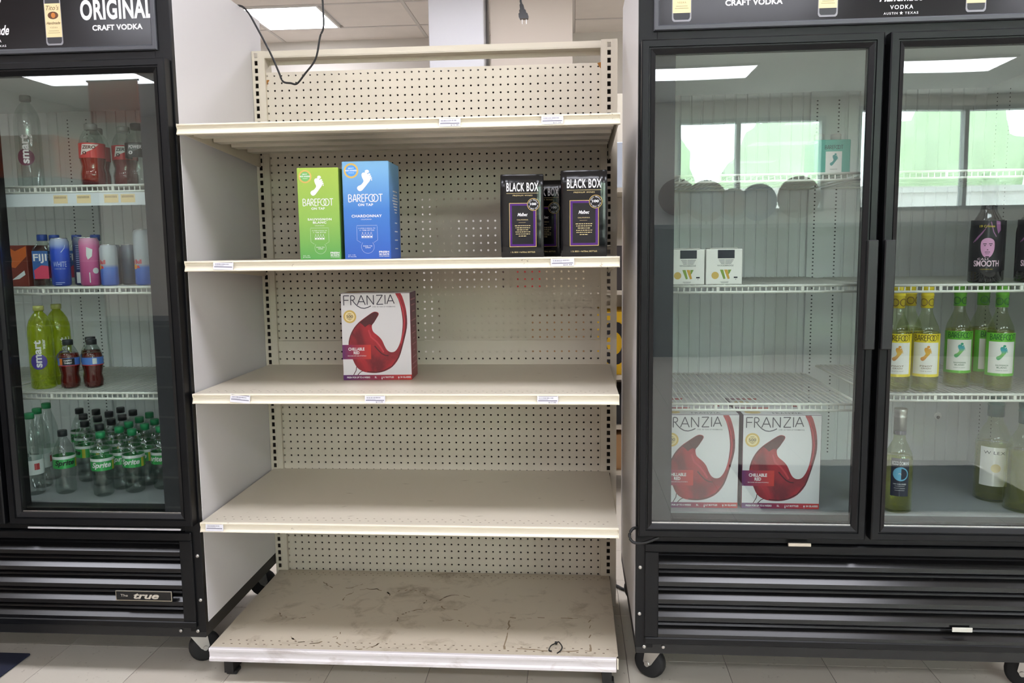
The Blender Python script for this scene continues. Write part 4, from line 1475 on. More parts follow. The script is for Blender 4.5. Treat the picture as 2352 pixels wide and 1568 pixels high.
    p.rect(X(857), Z(1390), X(870), Z(1362), yy - 0.01).rect(X(861), Z(1362), X(866), Z(1346), yy - 0.01)
    p.disc(X(1107), Z(1362), 0.09, yy - 0.01).rect(X(1105), Z(1390), X(1109), Z(1370), yy - 0.01)
    p.build('white_lettering', whiteink, t, kind='stuff')
    b = MB()
    wk = 8.5 / 1000 * w
    def L(pts):
        for q0, q1 in zip(pts[:-1], pts[1:]):
            b.ribbon([(X(q0[0]), Z(q0[1])), (X(q1[0]), Z(q1[1]))], wk * 1.5, yy - 0.004)
    L([(345, 330), (345, 195), (425, 195)]); L([(345, 258), (415, 258)])
    L([(447, 328), (447, 195)]); L([(447, 195), (475, 195)] + [(475 + 28 * math.cos(math.radians(a)), 226 - 31 * math.sin(math.radians(a))) for a in range(90, -91, -20)] + [(447, 257)])
    L([(470, 257), (500, 300), (540, 340), (590, 368), (640, 374), (690, 362), (735, 340)])
    L([(540, 325), (598, 190), (655, 325)]); L([(560, 280), (635, 280)])
    L([(682, 325), (682, 192), (775, 322), (775, 188)])
    L([(815, 192), (905, 190), (818, 320), (912, 318)])
    L([(942, 188), (942, 318)])
    L([(965, 316), (1018, 184), (1072, 312)]); L([(985, 272), (1052, 270)])
    b.build('brand_lettering', fr_ink, t)
    b = MB()
    b.text('OVER 100 YEARS OF WINEMAKING', X(755), Z(362), X(1085), Z(345), yy - 0.004, bold=0.005, space=1.1)
    b.text('500', X(378), Z(508), X(470), Z(468), yy - 0.02, bold=0.01)
    b.rect(X(398), Z(452), X(445), Z(447), yy - 0.02).rect(X(395), Z(524), X(450), Z(519), yy - 0.02).rect(X(410), Z(540), X(438), Z(536), yy - 0.02)
    b.build('small_lettering', fr_ink, t, kind='stuff')
    MB().disc(X(425), Z(490), 0.8, yy - 0.008).build('seal_print', goldink, t)
    MB().disc(X(425), Z(490), 0.58, yy - 0.012).build('seal_ring_print', M('print_pale', 'efe6c4', 0.4), t)
    MB().disc(X(425), Z(490), 0.52, yy - 0.016).build('seal_centre_print', paleGold, t)
    sp = MB()
    xx = w / 2 + 0.012
    for zz, a, c_ in [(9.8, -2, 1.5), (9.1, -1.6, 1.2), (8.3, -1, 1), (7.2, -2, 1.8), (6.4, -.7, .7), (5.6, -1.4, 1.4), (4.9, -.7, .7), (4.2, -1.4, 1.4), (3.4, -.6, .6), (2.6, -1.5, 1.5), (1.8, -1.8, 1.6), (1.2, -1.8, 1.4)]:
        sp.add([(xx, a, zz), (xx, c_, zz), (xx, c_, zz + 0.16), (xx, a, zz + 0.16)], [(0, 1, 2, 3)])
    sp.build('side_print', M('print_side_pale', 'b07a86', 0.5), t, kind='stuff')
    franzia_first = t
    return t


franzia('white and red box of chillable red wine alone on the middle shelf', 17.35, -11.4, SH[2], 2.5, 'boxes of chillable red wine')
FZ = 21.2
franzia('white and red wine box at the bottom of the wine cooler, beside the door hinge', 55.75, -18.2, FZ, 0.5, 'boxes of chillable red wine')
franzia('white and red wine box at the bottom of the wine cooler, whole front in view', 64.75, -18.2, FZ, -0.5, 'boxes of chillable red wine')
franzia('second-row wine box behind the one by the door hinge, only its top showing', 55.7, -12.4, FZ, 0.0, 'boxes of chillable red wine')
franzia('second-row wine box behind the one whose whole front is in view', 64.7, -12.4, FZ, 0.0, 'boxes of chillable red wine')

# ------------------------------------------------------------------ small wine four-packs
wb_white = M('fourpack_white', 'e6e3de', 0.45)
navy = M('print_navy', '20222e', 0.45)
olive = M('print_olive', '7f9a3c', 0.5)
ochre = M('print_ochre', 'c79a34', 0.5)
fp = thing('wine_four_pack', 'small white wine four-pack beside the door hinge on the cooler shelf', 'wine pack', (53.95, -18.9, 46.5), 0, 'white wine four-packs')
MB().cbox((-1.95, -1.9, 0), (1.95, 1.9, 3.85), 0.06).build('carton', wb_white, fp)
yy = -1.912
MB().rect(-0.7, 2.85, 1.1, 3.75, yy).build('window_print', navy, fp)
p = MB()
for q in range(4):
    p.rect(-0.6 + q * 0.08, 2.66 - q * 0.14, 0.05, 2.70 - q * 0.14, yy)
    p.rect(0.1, 2.66 - q * 0.14, 1.0 - q * 0.08, 2.70 - q * 0.14, yy)
p.text('WOODBRIDGE', -0.75, 1.98, 1.0, 2.15, yy)
p.text('4', 1.2, 0.5, 1.3, 0.65, yy).rect(1.05, 0.7, 1.45, 0.85, yy).rect(-0.4, 0.28, 0.5, 0.31, yy).rect(-0.3, 0.18, 0.45, 0.21, yy)
p.build('lettering', navy, fp)
for a, mm in ((-0.45, olive), (0.0, ochre), (0.42, olive)):
    MB().flat([(a, 1.62), (a + 0.36, 1.62), (a + 0.62 if a < 0.4 else a + 0.15, 0.65 if a < 0.4 else 1.2), (a + 0.4 if a < 0.4 else a + 0.05, 0.6 if a < 0.4 else 1.1)], yy).build('logo_print', mm, fp)
MB().disc(-0.95, 1.0, 0.4, yy).build('seal_print', goldink, fp)
MB().cbox((-1.5, -1.5, 3.85), (1.5, 1.5, 3.98), 0.04).build('top_flap', M('flap_grey', 'b9b6ae', 0.6), fp)
dup(fp, (58.0, -18.9, 46.5), 0, 'small white wine four-pack, the fully visible one on the cooler shelf', 'white wine four-packs')

# teal four-pack on the top shelf of the wine cooler
t = thing('wine_four_pack', 'teal wine four-pack with white label and footprint on the top cooler shelf', 'wine pack', (69.5, -17.6, 58.3), 0)
teal = M('carton_teal', '5fae9d', 0.5)
MB().cbox((-1.9, -1.9, 0), (1.9, 1.9, 3.6), 0.08).build('carton', teal, t)
MB().rect(-0.7, 0.1, 1.0, 2.35, -1.912).build('label_panel', wb_white, t)
p = MB()
foot(p, lambda a, b: (-0.25 + a * 0.0048, 0.85 + b * 0.0048), -1.92)
p.build('footprint_print', M('print_teal_dark', '2f8f8a', 0.5), t)
p = MB()
strokes(p, BAREFOOT, -0.8, 2.6, 1.1, 3.0, -1.912, 0.05)
p.text('MOSCATO', -0.2, 0.4, 0.55, 0.52, -1.92)
p.build('lettering', M('print_ink_teal', '2c4a4a', 0.5), t)
for x in (-0.9, 0.9):
    MB().lathe([(0.55, 0), (0.55, 0.75), (0.5, 0.8)], 16, cx=x, cy=0, cz=3.6).build('bottle_cap', wb_white, t)

# ================================================================== bottles and cans
cl_plastic = clear('clear_plastic', 'eef3f1', f0=0.06, rough=0.05)
cl_green = clear('pale_green_glass', 'f0f4e0', f0=0.05, rough=0.02)
wine_liq = clear('white_wine', 'f2efc0', f0=0.0, rough=0.1, body='d6d48e', bodyw=0.10)
amber = M('dark_wine_glass', '0e0a0c', 0.08, coat=0.5)


def wine_bottle(name, label, x, y, z, rot, capm, glass, labelfn, h=11.4, R=1.42, liq=None, group=None, caph=2.3, level=6.6):
    t = thing(name, label, 'wine bottle', (x, y, z), rot, group)
    nk = h - caph - 0.25
    prof = [(R * 0.75, 0.12), (R * 0.92, 0.0), (R, 0.15), (R, nk * 0.66), (R * 0.97, nk * 0.72), (R * 0.86, nk * 0.80), (R * 0.62, nk * 0.89), (R * 0.46, nk * 0.95), (R * 0.4, nk), (R * 0.37, h - 0.1)]
    MB().lathe(prof, 28).build('glass_body', glass, t)
    if liq:
        MB().lathe([(R * 0.7, 0.25), (R * 0.94, 0.3), (R * 0.94, nk * 0.66), (R * 0.9, min(level, nk * 0.74)), (0.0, min(level, nk * 0.74) + 0.001)], 28).build('wine', liq, t)
    cr = R * 0.44
    MB().lathe([(cr, h - caph), (cr, h - 1.05), (cr * 1.06, h - 1.0), (cr * 1.06, h - 0.85), (cr, h - 0.8), (cr * 1.02, h - 0.55), (cr * 1.06, h - 0.5), (cr * 1.06, h - 0.08), (cr * 0.98, h)], 24).build('screw_cap', capm, t)
    labelfn(t, R)
    return t


def barefoot_label(colm, inkm, wine, footm, edgem):
    def fn(t, R):
        k = R + 0.012
        strip(MB(), -1.95, 1.95, 1.65, 6.35, 0, 24).wrap(k).build('label', colm, t)
        strip(MB(), -1.45, 1.35, 1.95, 5.4, 0.006, 20).wrap(k).build('label_panel', wb_white, t)
        p = MB()
        strokes(p, BAREFOOT, -1.35, 5.6, 1.35, 6.2, 0.012, 0.075)
        p.wrap(k).build('brand_lettering', inkm, t)
        p = MB()
        foot(p, lambda a, b: (-0.6 + a * 0.0062, 3.4 + b * 0.0062), 0.012)
        p.wrap(k).build('footprint_print', footm, t)
        p = MB()
        if len(wine) == 2:
            p.text(wine[0], -0.62, 2.75, 0.62, 2.92, 0.012, bold=0.02, space=1.1).text(wine[1], -0.5, 2.5, 0.5, 2.67, 0.012, bold=0.02, space=1.1)
        p.text('CRISP & LIGHT', -0.6, 2.22, 0.6, 2.32, 0.012)
        p.wrap(k).build('wine_lettering', edgem, t)
        p = MB()
        for cxx in (-0.45, 0.45):
            p.disc(cxx, 9.72, 0.42, 0.012, r0=0.34).disc(cxx, 9.72, 0.27, 0.012, r0=0.25)
            p.text('MOST', cxx - 0.12, 9.76, cxx + 0.12, 9.84, 0.012).text('AWARDED', cxx - 0.2, 9.62, cxx + 0.2, 9.7, 0.012)
        p.wrap(R * 0.44 + 0.012).build('cap_print', edgem, t)
    return fn


yelm = M('label_yellow', 'e6cf1e', 0.4)
grnm = M('label_green', '63b52e', 0.4)
capy = M('cap_yellow', 'e2cb2a', 0.35)
capg = M('cap_green', '64ad2f', 0.35)
ft_y = grad('print_foot_amber', 2, 3.4, 5.0, [(0, 'c77a2e'), (0.5, 'e0b043'), (1, 'd8902f')], rough=0.5)
ft_g = grad('print_foot_teal', 2, 3.4, 5.0, [(0, '2f9b6a'), (0.4, '8cc06a'), (0.7, '3fa0b4'), (1, '2f9b6a')], rough=0.5)
ink_y = M('print_brown_ink', '6a4a1a', 0.5)
ink_g = M('print_green_ink', '1f5a2e', 0.5)
LB = barefoot_label(yelm, M('print_olive_ink', '4d4416', 0.5), ['PINOT', 'GRIGIO'], ft_y, ink_y)
Z2 = 34.6
gy = 'yellow-capped pinot grigio bottles'
by = wine_bottle('wine_bottle', 'yellow-labelled white wine bottle, the whole label showing', 80.2, -19.3, Z2, -16, capy, cl_green, LB, liq=wine_liq, group=gy)
dup(by, (77.2, -19.3, Z2), -16, 'yellow-labelled white wine bottle cut off by the door post', gy)
dup(by, (79.8, -15.9, Z2), 20, 'yellow-capped white wine bottle standing behind the front pair', gy)
LG = barefoot_label(grnm, M('print_green_dark', '1d5a24', 0.5), ['SAUVIGNON', 'BLANC'], ft_g, ink_g)
gg = 'green-capped sauvignon blanc bottles'
bg_ = wine_bottle('wine_bottle', 'green-labelled white wine bottle standing alone beside the yellow ones', 84.9, -16.6, Z2, -14, capg, cl_green, LG, liq=wine_liq, group=gg)
dup(bg_, (88.3, -18.8, Z2), -14, 'green-labelled white wine bottle in front, nearest the frame edge', gg)
dup(bg_, (87.9, -15.6, Z2), 25, 'green-capped white wine bottle half hidden between the other two', gg)


def crimes_label(t, R):
    k = R + 0.012
    strip(MB(), -2.1, 2.1, 1.2, 6.7, 0, 28).wrap(k).build('label', M('label_black', '120f14', 0.45), t)
    pk = M('print_skin_pink', 'c88fb4', 0.5)
    pm = M('print_magenta', '8d5a86', 0.5)
    p = MB()
    p.flat(smooth2d([(-0.62, 4.4), (-0.66, 3.7), (-0.52, 3.15), (-0.3, 2.8), (0, 2.68), (0.3, 2.8), (0.52, 3.15), (0.66, 3.7), (0.62, 4.4), (0.35, 4.7), (0, 4.78), (-0.35, 4.7)], 3), 0.006)
    p.wrap(k).build('portrait_print', pk, t)
    p = MB()
    p.ribbon([(-1.5, 4.3), (-0.9, 5.0), (-0.3, 5.7)], 0.08, 0.008).ribbon([(-1.3, 4.4), (-0.6, 5.2), (0.0, 6.3)], 0.06, 0.008).ribbon([(-1.1, 4.6), (-0.5, 5.4)], 0.1, 0.008).ribbon([(0.2, 6.5), (0.5, 5.4), (0.8, 4.9)], 0.1, 0.008)
    p.flat([(0.7, 6.6), (1.2, 6.5), (1.3, 5.6), (1.0, 5.2), (0.8, 5.8)], 0.008)
    p.wrap(k).build('bandana_print', pm, t)
    p = MB()
    for s_ in (-1, 1):
        p.rect(s_ * 0.27 - 0.17, 4.12, s_ * 0.27 + 0.17, 4.2, 0.012)
        p.disc(s_ * 0.27, 3.98, 0.1, 0.012, n=10, rz=0.045)
    p.flat([(-0.1, 3.5), (0.1, 3.5), (0.0, 3.6)], 0.012)
    p.rect(-0.25, 3.26, 0.25, 3.32, 0.012).rect(-0.2, 3.1, 0.2, 3.14, 0.012)
    p.flat([(-0.2, 2.85), (0.2, 2.85), (0.12, 2.7), (-0.12, 2.7)], 0.012)
    p.wrap(k).build('portrait_shadow_print', M('print_face_ink', '2a1424', 0.5), t)
    p = MB()
    p.text('CALI', -0.9, 2.45, 0.1, 2.66, 0.012, bold=0.02, space=1.3)
    p.text('SMOOTH', -1.3, 1.75, 1.25, 2.4, 0.012, bold=0.022)
    p.wrap(k).build('lettering', M('print_pale_pink', 'e2c2d2', 0.5), t)
    p = MB()
    p.text('19 Crimes', -0.85, 5.9, 0.6, 6.15, 0.012, bold=0.02)
    p.text('CALIFORNIA RED', -0.6, 1.4, 0.6, 1.52, 0.012)
    p.wrap(k).build('gold_lettering', M('print_yellow_gold', 'b8a436', 0.5), t)


gc = 'dark red wine bottles with pink portrait labels'
bc = wine_bottle('wine_bottle', 'dark wine bottle with pink portrait label, in front of its twin', 86.2, -18.9, 46.4, -20, M('cap_black', '0d0b0d', 0.3), amber, crimes_label, h=11.7, R=1.62, group=gc, caph=3.4)
dup(bc, (88.3, -15.3, 46.4), -20, 'dark wine bottle with portrait label peeking out behind its twin', gc)
dup(bc, (91.0, -19.0, 46.4), -20, 'dark wine bottle with portrait label cut by the edge of the frame', gc)


def ecco_label(t, R):
    k = R + 0.012
    strip(MB(), -0.95, 0.95, 1.95, 6.2, 0, 20).wrap(k).build('label', M('label_navy', '181d30', 0.45), t)
    strip(MB(), -0.95, 0.95, 5.25, 6.15, 0.005, 20).wrap(k).build('label_band', M('label_grey', '4a474a', 0.45), t)
    MB().disc(0.05, 4.45, 0.78, 0.007).wrap(k).build('emblem_print', M('print_sky', '6db4d8', 0.5), t)
    p = MB()
    p.flat([(0.1 + 0.62 * math.cos(math.radians(a)), 4.45 + 0.62 * math.sin(math.radians(a))) for a in range(-90, 91, 12)], 0.01)
    p.wrap(k).build('emblem_dark_print', M('label_navy', '181d30'), t)
    p = MB()
    p.text('ECCO DOMANI', -0.85, 5.45, 0.88, 5.85, 0.012, bold=0.01)
    p.text('e', -0.2, 4.32, 0.12, 4.55, 0.014, bold=0.05)
    p.text('NO CALORIES', -0.65, 3.25, 0.65, 3.4, 0.012, bold=0.02).text('PINOT GRIGIO', -0.55, 2.8, 0.55, 2.9, 0.012)
    p.rect(-0.5, 3.08, 0.5, 3.11, 0.012).rect(-0.5, 2.6, 0.5, 2.63, 0.012)
    p.wrap(k).build('lettering', whiteink, t)
    strip(MB(), -0.7, 0.7, 8.65, 9.05, 0, 12).wrap(R * 0.44 + 0.012).build('cap_band', M('print_cap_grey', '55525a', 0.4), t)


ge = 'silver-capped wine bottles at the bottom of the cooler'
be = wine_bottle('wine_bottle', 'silver-capped wine bottle with a navy label and blue round emblem', 77.55, -20.2, FZ, -14, zinc, cl_green, ecco_label, h=11.5, R=1.5, liq=wine_liq, group=ge, caph=2.9, level=6.9)
dup(be, (75.2, -18.0, FZ), 120, 'silver-capped wine bottle tucked behind the door post', ge)


def wx_label(t, R):
    k = R + 0.012
    strip(MB(), -1.5, 1.5, 1.9, 6.4, 0, 20).wrap(k).build('label', wb_white, t)
    MB().text('W LEX', -1.1, 5.6, 1.1, 5.95, 0.01).wrap(k).build('lettering', ink, t)
    MB().disc(0.2, 4.0, 0.5, 0.01).wrap(k).build('emblem_print', paleGold, t)


gw = 'green-capped wide wine bottles at the frame edge'
bw = wine_bottle('wine_bottle', 'wide wine bottle with dark green cap low in the cooler, standing further back', 90.0, -15.6, FZ, -25, M('cap_dark_green', '0f5148', 0.35), cl_green, wx_label, h=12.0, R=1.95, liq=wine_liq, group=gw, caph=2.3, level=6.6)
dup(bw, (91.4, -19.4, FZ), 20, 'wide wine bottle with dark green cap in front, cut by the frame edge', gw)

# googly eye stuck to the back of the cooler
t = thing('googly_eye', 'small googly eye stuck on the back wall of the wine cooler', 'googly eye', (90.95, 0.95, 27.4))
e = MB().lathe([(0.52, 0), (0.52, 0.1), (0.4, 0.2), (0.0, 0.24)], 24)
e.warp(lambda p: (p[0], -p[2], p[1]))
e.build('white', M('eye_white', 'f2f0ee', 0.25), t)
e = MB().lathe([(0.22, 0), (0.22, 0.08), (0, 0.1)], 20)
e.warp(lambda p: (p[0] - 0.03, -p[2] - 0.2, p[1] - 0.16))
e.build('pupil', blk_gloss, t)


# ------------------------------------------------------------------ soda cooler
def pet(name, label, x, y, z, rot, prof, capm, capz, caph, capr, parts, cat='bottle', group=None, body=None, liq=None, sq=0.0):
    t = thing(name, label, cat, (x, y, z), rot, group)
    MB().lathe(prof, 24, sq=sq).build('bottle_body', body or cl_plastic, t)
    if liq:
        lp = [(r * 0.93, zz + (0.06 if i == 0 else 0)) for i, (r, zz) in enumerate(prof) if zz <= liq[1]]
        lp.append((0.0, lp[-1][1] + 0.001))
        MB().lathe(lp, 24, sq=sq).build('drink', liq[0], t)
    MB().lathe([(capr, capz), (capr, capz + caph * 0.9), (capr * 0.92, capz + caph)], 18).build('cap', capm, t)
    parts(t)
    return t


SODA = [(0.9, 0.0), (1.15, 0.25), (1.2, 0.9), (1.1, 1.7), (1.22, 2.6), (1.28, 3.2), (1.28, 4.7), (1.2, 5.2), (0.95, 6.0), (0.62, 6.7), (0.45, 7.0), (0.42, 7.35)]
lab_green = M('label_soda_green', '2f9a4c', 0.35)
lab_pale = M('label_soda_silver', 'cfd6d4', 0.35)
lab_yel = M('label_soda_yellow', 'b8b83c', 0.4)
cap_green = M('cap_soda_green', '1f8a56', 0.4)
cap_dark = M('cap_soda_dark', '20262a', 0.4)


def soda_label(zero):
    def fn(t):
        k = 1.295
        strip(MB(), -3.9, 3.9, 3.3, 4.75, 0, 40).wrap(k).build('label', lab_green, t)
        strip(MB(), -3.9, 3.9, 4.45, 4.8, 0.006, 40).wrap(k).build('label_top_band', lab_pale, t)
        strip(MB(), 1.35, 1.75, 3.3, 4.44, 0.006, 4).wrap(k).build('label_stripe', lab_yel, t)
        MB().text('Sprite', -1.15, 3.5, 1.15, 4.35, 0.012, bold=0.03, shear=0.25).wrap(k).build('brand_lettering', ink if zero else whiteink, t)
    return fn


pos_front = [(-16.1, -18.2, 0, 26, 'first in the front row, its label largest in view'), (-13.0, -16.6, 0, 10, 'near the cooler hinge side with half its label showing'),
             (-21.5, -17.4, 1, 34, 'dark-capped with dark lettering, standing apart to one side'), (-15.4, -15.3, 0, 25, 'second behind the front one'), (-10.2, -15.0, 0, -20, 'closest to the cooler side wall')]
sp_g = pet('soda_bottle', 'clear soda bottle with green label, ' + pos_front[0][4], pos_front[0][0], pos_front[0][1], FZ, pos_front[0][3], SODA, cap_green, 7.15, 0.75, 0.55, soda_label(False), 'soda bottle', 'clear lemon-lime soda bottles')
sp_z = pet('soda_bottle', 'clear soda bottle with green label, ' + pos_front[2][4], pos_front[2][0], pos_front[2][1], FZ, pos_front[2][3], SODA, cap_dark, 7.15, 0.75, 0.55, soda_label(True), 'soda bottle', 'clear lemon-lime soda bottles')
for q in (1, 3, 4):
    x, y, zz, r, lb = pos_front[q]
    dup(sp_g, (x, y, FZ), r, 'clear soda bottle with green label, ' + lb)
for x, y in [(-13.0, -13.6), (-15.8, -12.4), (-10.4, -12.1), (-13.2, -10.8), (-16.0, -9.5), (-10.6, -9.2), (-13.3, -7.9), (-16.2, -6.6)]:
    dup(sp_g, (x, y, FZ), random.uniform(-60, 60), 'green-capped clear soda bottle in the rows at the back of the cooler floor', 'green-capped soda bottles in the back rows')
for x, y in [(-18.8, -14.0), (-19.0, -11.0), (-21.9, -12.2), (-22.0, -9.2), (-19.2, -8.1), (-24.9, -7.8), (-22.2, -6.2), (-19.4, -5.1), (-25.0, -4.7), (-22.3, -3.2), (-27.9, -4.0)]:
    dup(sp_z, (x, y, FZ), random.uniform(-60, 60), 'dark-capped clear soda bottle in the rows at the back of the cooler floor', 'dark-capped soda bottles in the back rows')
TALL = [(0.95, 0.0), (1.2, 0.25), (1.22, 6.2), (1.1, 7.2), (0.8, 8.3), (0.5, 9.2), (0.42, 9.6)]


def tall_label(t):
    strip(MB(), -3.0, 3.0, 2.6, 4.4, 0, 32).wrap(1.235).build('label', lab_pale, t)
    strip(MB(), 0.9, 1.5, 3.2, 4.0, 0.006, 6).wrap(1.235).build('label_patch', M('label_red_patch', 'a8393c', 0.4), t)


tl = pet('water_bottle', 'tall clear water bottle with a silver label, front of three in the corner', -25.2, -18.0, FZ, 0, TALL, cap_green, 9.45, 0.7, 0.55, tall_label, 'water bottle', 'tall clear bottles in the cooler corner')
dup(tl, (-26.3, -15.0, FZ), 50, 'tall clear water bottle with a silver label, middle of three in the corner')
dup(tl, (-27.4, -11.6, FZ), 90, 'tall clear water bottle with a silver label, rearmost of three in the corner')

# shelf of sports drinks and water
Z4 = 58.6
PWR = [(1.1, 0.0), (1.4, 0.2), (1.42, 1.4), (1.25, 2.2), (1.42, 3.0), (1.42, 4.9), (1.2, 5.7), (0.9, 6.3), (0.62, 6.6), (0.58, 6.9)]
red_liq = clear('red_drink', 'b03040', f0=0.0, body='a0202c', bodyw=0.45)
cap_frost = clear('frosted_cap', 'c8ccc8', f0=0.05, rough=0.2, body='a8a8a6', bodyw=0.6)


def pwr_label(red):
    def fn(t):
        k = 1.435
        strip(MB(), -3.6, 3.6, 3.2, 4.9, 0, 40).wrap(k).build('label', M('label_sport_red', 'b8343c', 0.4) if red else M('label_sport_black', '24282a', 0.4), t)
        p = MB().flat([(-1.2, 3.5), (-0.9, 4.75), (1.0, 4.75), (0.2, 4.1)], 0.006)
        p.wrap(k).build('label_flash', lab_pale if red else M('label_sport_grey', '5a6062', 0.4), t)
        MB().text('ZERO' if red else 'POWER', -0.9, 4.2, 0.6, 4.6, 0.012, bold=0.03, shear=0.2).text('0', -0.9, 3.55, -0.4, 3.95, 0.012, bold=0.03).wrap(k).build('lettering', ink if red else whiteink, t)
    return fn


pr = pet('sports_drink_bottle', 'red sports drink bottle with white flash label, in front on the top cooler shelf', -14.9, -17.6, Z4, 22, PWR, cap_frost, 6.5, 0.7, 0.72, pwr_label(True), 'drink bottle', 'sports drink bottles', liq=(red_liq, 5.6))
dup(pr, (-12.4, -15.0, Z4), 24, 'red sports drink bottle squeezed between the front red one and the clear one')
dup(pr, (-16.2, -14.4, Z4), 30, 'red sports drink bottle hidden behind the front red one')
pc = pet('sports_drink_bottle', 'clear sports drink bottle with black label by the cooler side', -9.6, -17.0, Z4, 20, PWR, M('cap_sport_dark', '33383a', 0.5), 6.5, 0.7, 0.72, pwr_label(False), 'drink bottle', 'sports drink bottles')
dup(pc, (-7.0, -15.0, Z4), 25, 'clear sports drink bottle with black label against the side wall of the cooler')
SMT = [(1.1, 0.0), (1.4, 0.2), (1.42, 7.0), (1.38, 7.9), (1.15, 8.8), (0.75, 9.5), (0.5, 9.8), (0.45, 10.2)]


def smart_label(dotm, wm):
    def fn(t):
        k = 1.435
        MB().disc(-0.1, 3.4, 0.95, 0.004).wrap(k).build('label_dot', dotm, t)
        vs, fs = text2d('smart', 0.03, 0.0, 1.0)
        MB().add([(0.3 - b * 0.8, 0.012, 2.7 + a * 3.3) for a, b in vs], fs).wrap(k).build('brand_lettering', wm, t)
        vs, fs = text2d('water', 0.02, 0.0, 1.0)
        MB().add([(0.75 - b * 0.32, 0.012, 4.9 + a * 1.2) for a, b in vs], fs).wrap(k).build('brand_lettering', wm, t)
    return fn


pet('water_bottle', 'large clear water bottle with upright white lettering at the end of the top shelf', -22.7, -17.6, Z4, 22, SMT, M('cap_smoke', '6a6e6e', 0.4), 10.0, 0.65, 0.6, smart_label(M('label_dot_purple', '5a3a4e', 0.4), whiteink), 'water bottle')
grn_body = clear('yellow_green_plastic', 'dde85a', f0=0.05, rough=0.05, body='b8c42c', bodyw=0.25)
Z3 = 34.4
sg_ = pet('water_bottle', 'lime tinted water bottle with purple dot and white lettering', -23.3, -17.4, Z3, 22, [(r, z * 0.95) for r, z in SMT], M('cap_lime', 'b8b86a', 0.4), 9.5, 0.6, 0.6, smart_label(M('label_dot_violet', '4a3a8c', 0.4), whiteink), 'water bottle', 'lime tinted water bottles', body=grn_body)
dup(sg_, (-23.2, -14.2, Z3), 60, 'lime tinted water bottle standing behind the lettered one')
BRG = [(0.75, 0.0), (1.1, 0.25), (1.15, 1.0), (1.0, 1.7), (1.16, 2.5), (1.2, 2.9), (1.2, 3.8), (1.1, 4.3), (0.8, 4.9), (0.55, 5.3), (0.5, 5.5)]
brg_liq = clear('amber_red_drink', 'b8503c', f0=0.0, body='7a1a10', bodyw=0.5)


def brisk_label(plain):
    def fn(t):
        k = 1.213
        strip(MB(), -3.6, 3.6, 2.9, 3.8, 0, 36).wrap(k).build('label', M('label_tea_blue', '4a76c0', 0.4), t)
        strip(MB(), -3.6, 3.6, 2.82, 2.92, 0.004, 36).wrap(k).build('label_edge', M('label_tea_red', 'b02a2a', 0.4), t)
        if plain:
            strip(MB(), 0.15, 0.65, 3.0, 3.7, 0.006, 4).wrap(k).build('label_box', lab_pale, t)
        else:
            strip(MB(), -0.7, 0.7, 2.95, 3.75, 0.006, 8).wrap(k).build('label_box', M('label_tea_black', '1c1a1e', 0.4), t)
            strip(MB(), -1.1, -0.7, 2.95, 3.75, 0.006, 4).wrap(k).build('label_orange', M('label_tea_orange', 'd07028', 0.4), t)
            MB().text('HAPPY', -0.5, 3.4, 0.4, 3.6, 0.012, bold=0.03).text('THIRST', -0.5, 3.1, 0.4, 3.3, 0.012, bold=0.03).wrap(k).build('lettering', whiteink, t)
    return fn


br1 = pet('juice_bottle', 'small red juice bottle with black and orange label on the lower cooler shelf', -19.9, -17.4, Z3, 30, BRG, cap_dark, 5.3, 0.65, 0.6, brisk_label(False), 'juice bottle', 'small red juice bottles', liq=(brg_liq, 4.6))
br2 = pet('juice_bottle', 'small red juice bottle turned to its plain blue label side', -17.2, -16.9, Z3, 24, BRG, cap_dark, 5.3, 0.65, 0.6, brisk_label(True), 'juice bottle', 'small red juice bottles', liq=(brg_liq, 4.6))
dup(br2, (-18.9, -14.4, Z3), 50, 'small red juice bottle behind the other two')


# cans
def can(name, label, x, y, z, r, h, bodym, parts, rot=0, group=None):
    t = thing(name, label, 'can', (x, y, z), rot, group)
    MB().lathe([(r * 0.8, 0), (r, 0.2), (r, h - 0.45), (r * 0.84, h - 0.1), (r * 0.84, h - 0.06)], 26).build('can_body', bodym, t)
    MB().lathe([(r * 0.84, h - 0.08), (r * 0.86, h), (r * 0.78, h), (r * 0.76, h - 0.1), (0, h - 0.1)], 26).build('can_lid', steel, t)
    if parts:
        parts(t, r + 0.01)
    return t


Z5 = 46.9
cblue = grad('can_blue', 2, 0, 5.8, [(0, '2446b0'), (0.75, '2a50c4'), (0.85, '8fa0c8'), (1, 'b0b8c8')], rough=0.3)
cpink = grad('can_pink', 2, 0, 5.8, [(0, 'b84a86'), (0.8, 'c86a98'), (1, 'd0a0b8')], rough=0.3)
cnavy = grad('can_navy', 2, 0, 5.8, [(0, '1c2a5c'), (0.8, '22336c'), (1, '8890a8')], rough=0.3)
crb = grad('can_silver_blue', 2, 0, 5.0, [(0, '2a5cc0'), (0.42, '3f70c8'), (0.5, 'a4aab0'), (1, 'aab0b6')], rough=0.28)


def p_blue(t, k):
    MB().text('WHITE', -0.75, 2.3, 0.75, 2.9, 0.004, bold=0.0).text('HARD SELTZER', -0.6, 2.0, 0.6, 2.12, 0.004).ribbon([(0.2, 4.0), (0.6, 4.5), (0.7, 4.9)], 0.08, 0.004).rect(-0.6, 0.4, 0.4, 0.45, 0.004).rect(-0.6, 0.2, 0.1, 0.25, 0.004).wrap(k).build('lettering', M('print_pale_blue', 'c0cce8', 0.4), t)


def p_navy(t, k):
    p = MB()
    for q in range(12):
        p.rect(-0.4, 2.0 + q * 0.25, 0.1 + 0.4 * ((q * 7) % 5) / 5, 2.06 + q * 0.25, 0.004)
    p.wrap(k).build('small_print', M('print_pale_blue', 'c0cce8'), t)
    strip(MB(), -0.5, 0.6, 0.3, 1.6, 0.004, 8).wrap(k).build('barcode_panel', lab_pale, t)


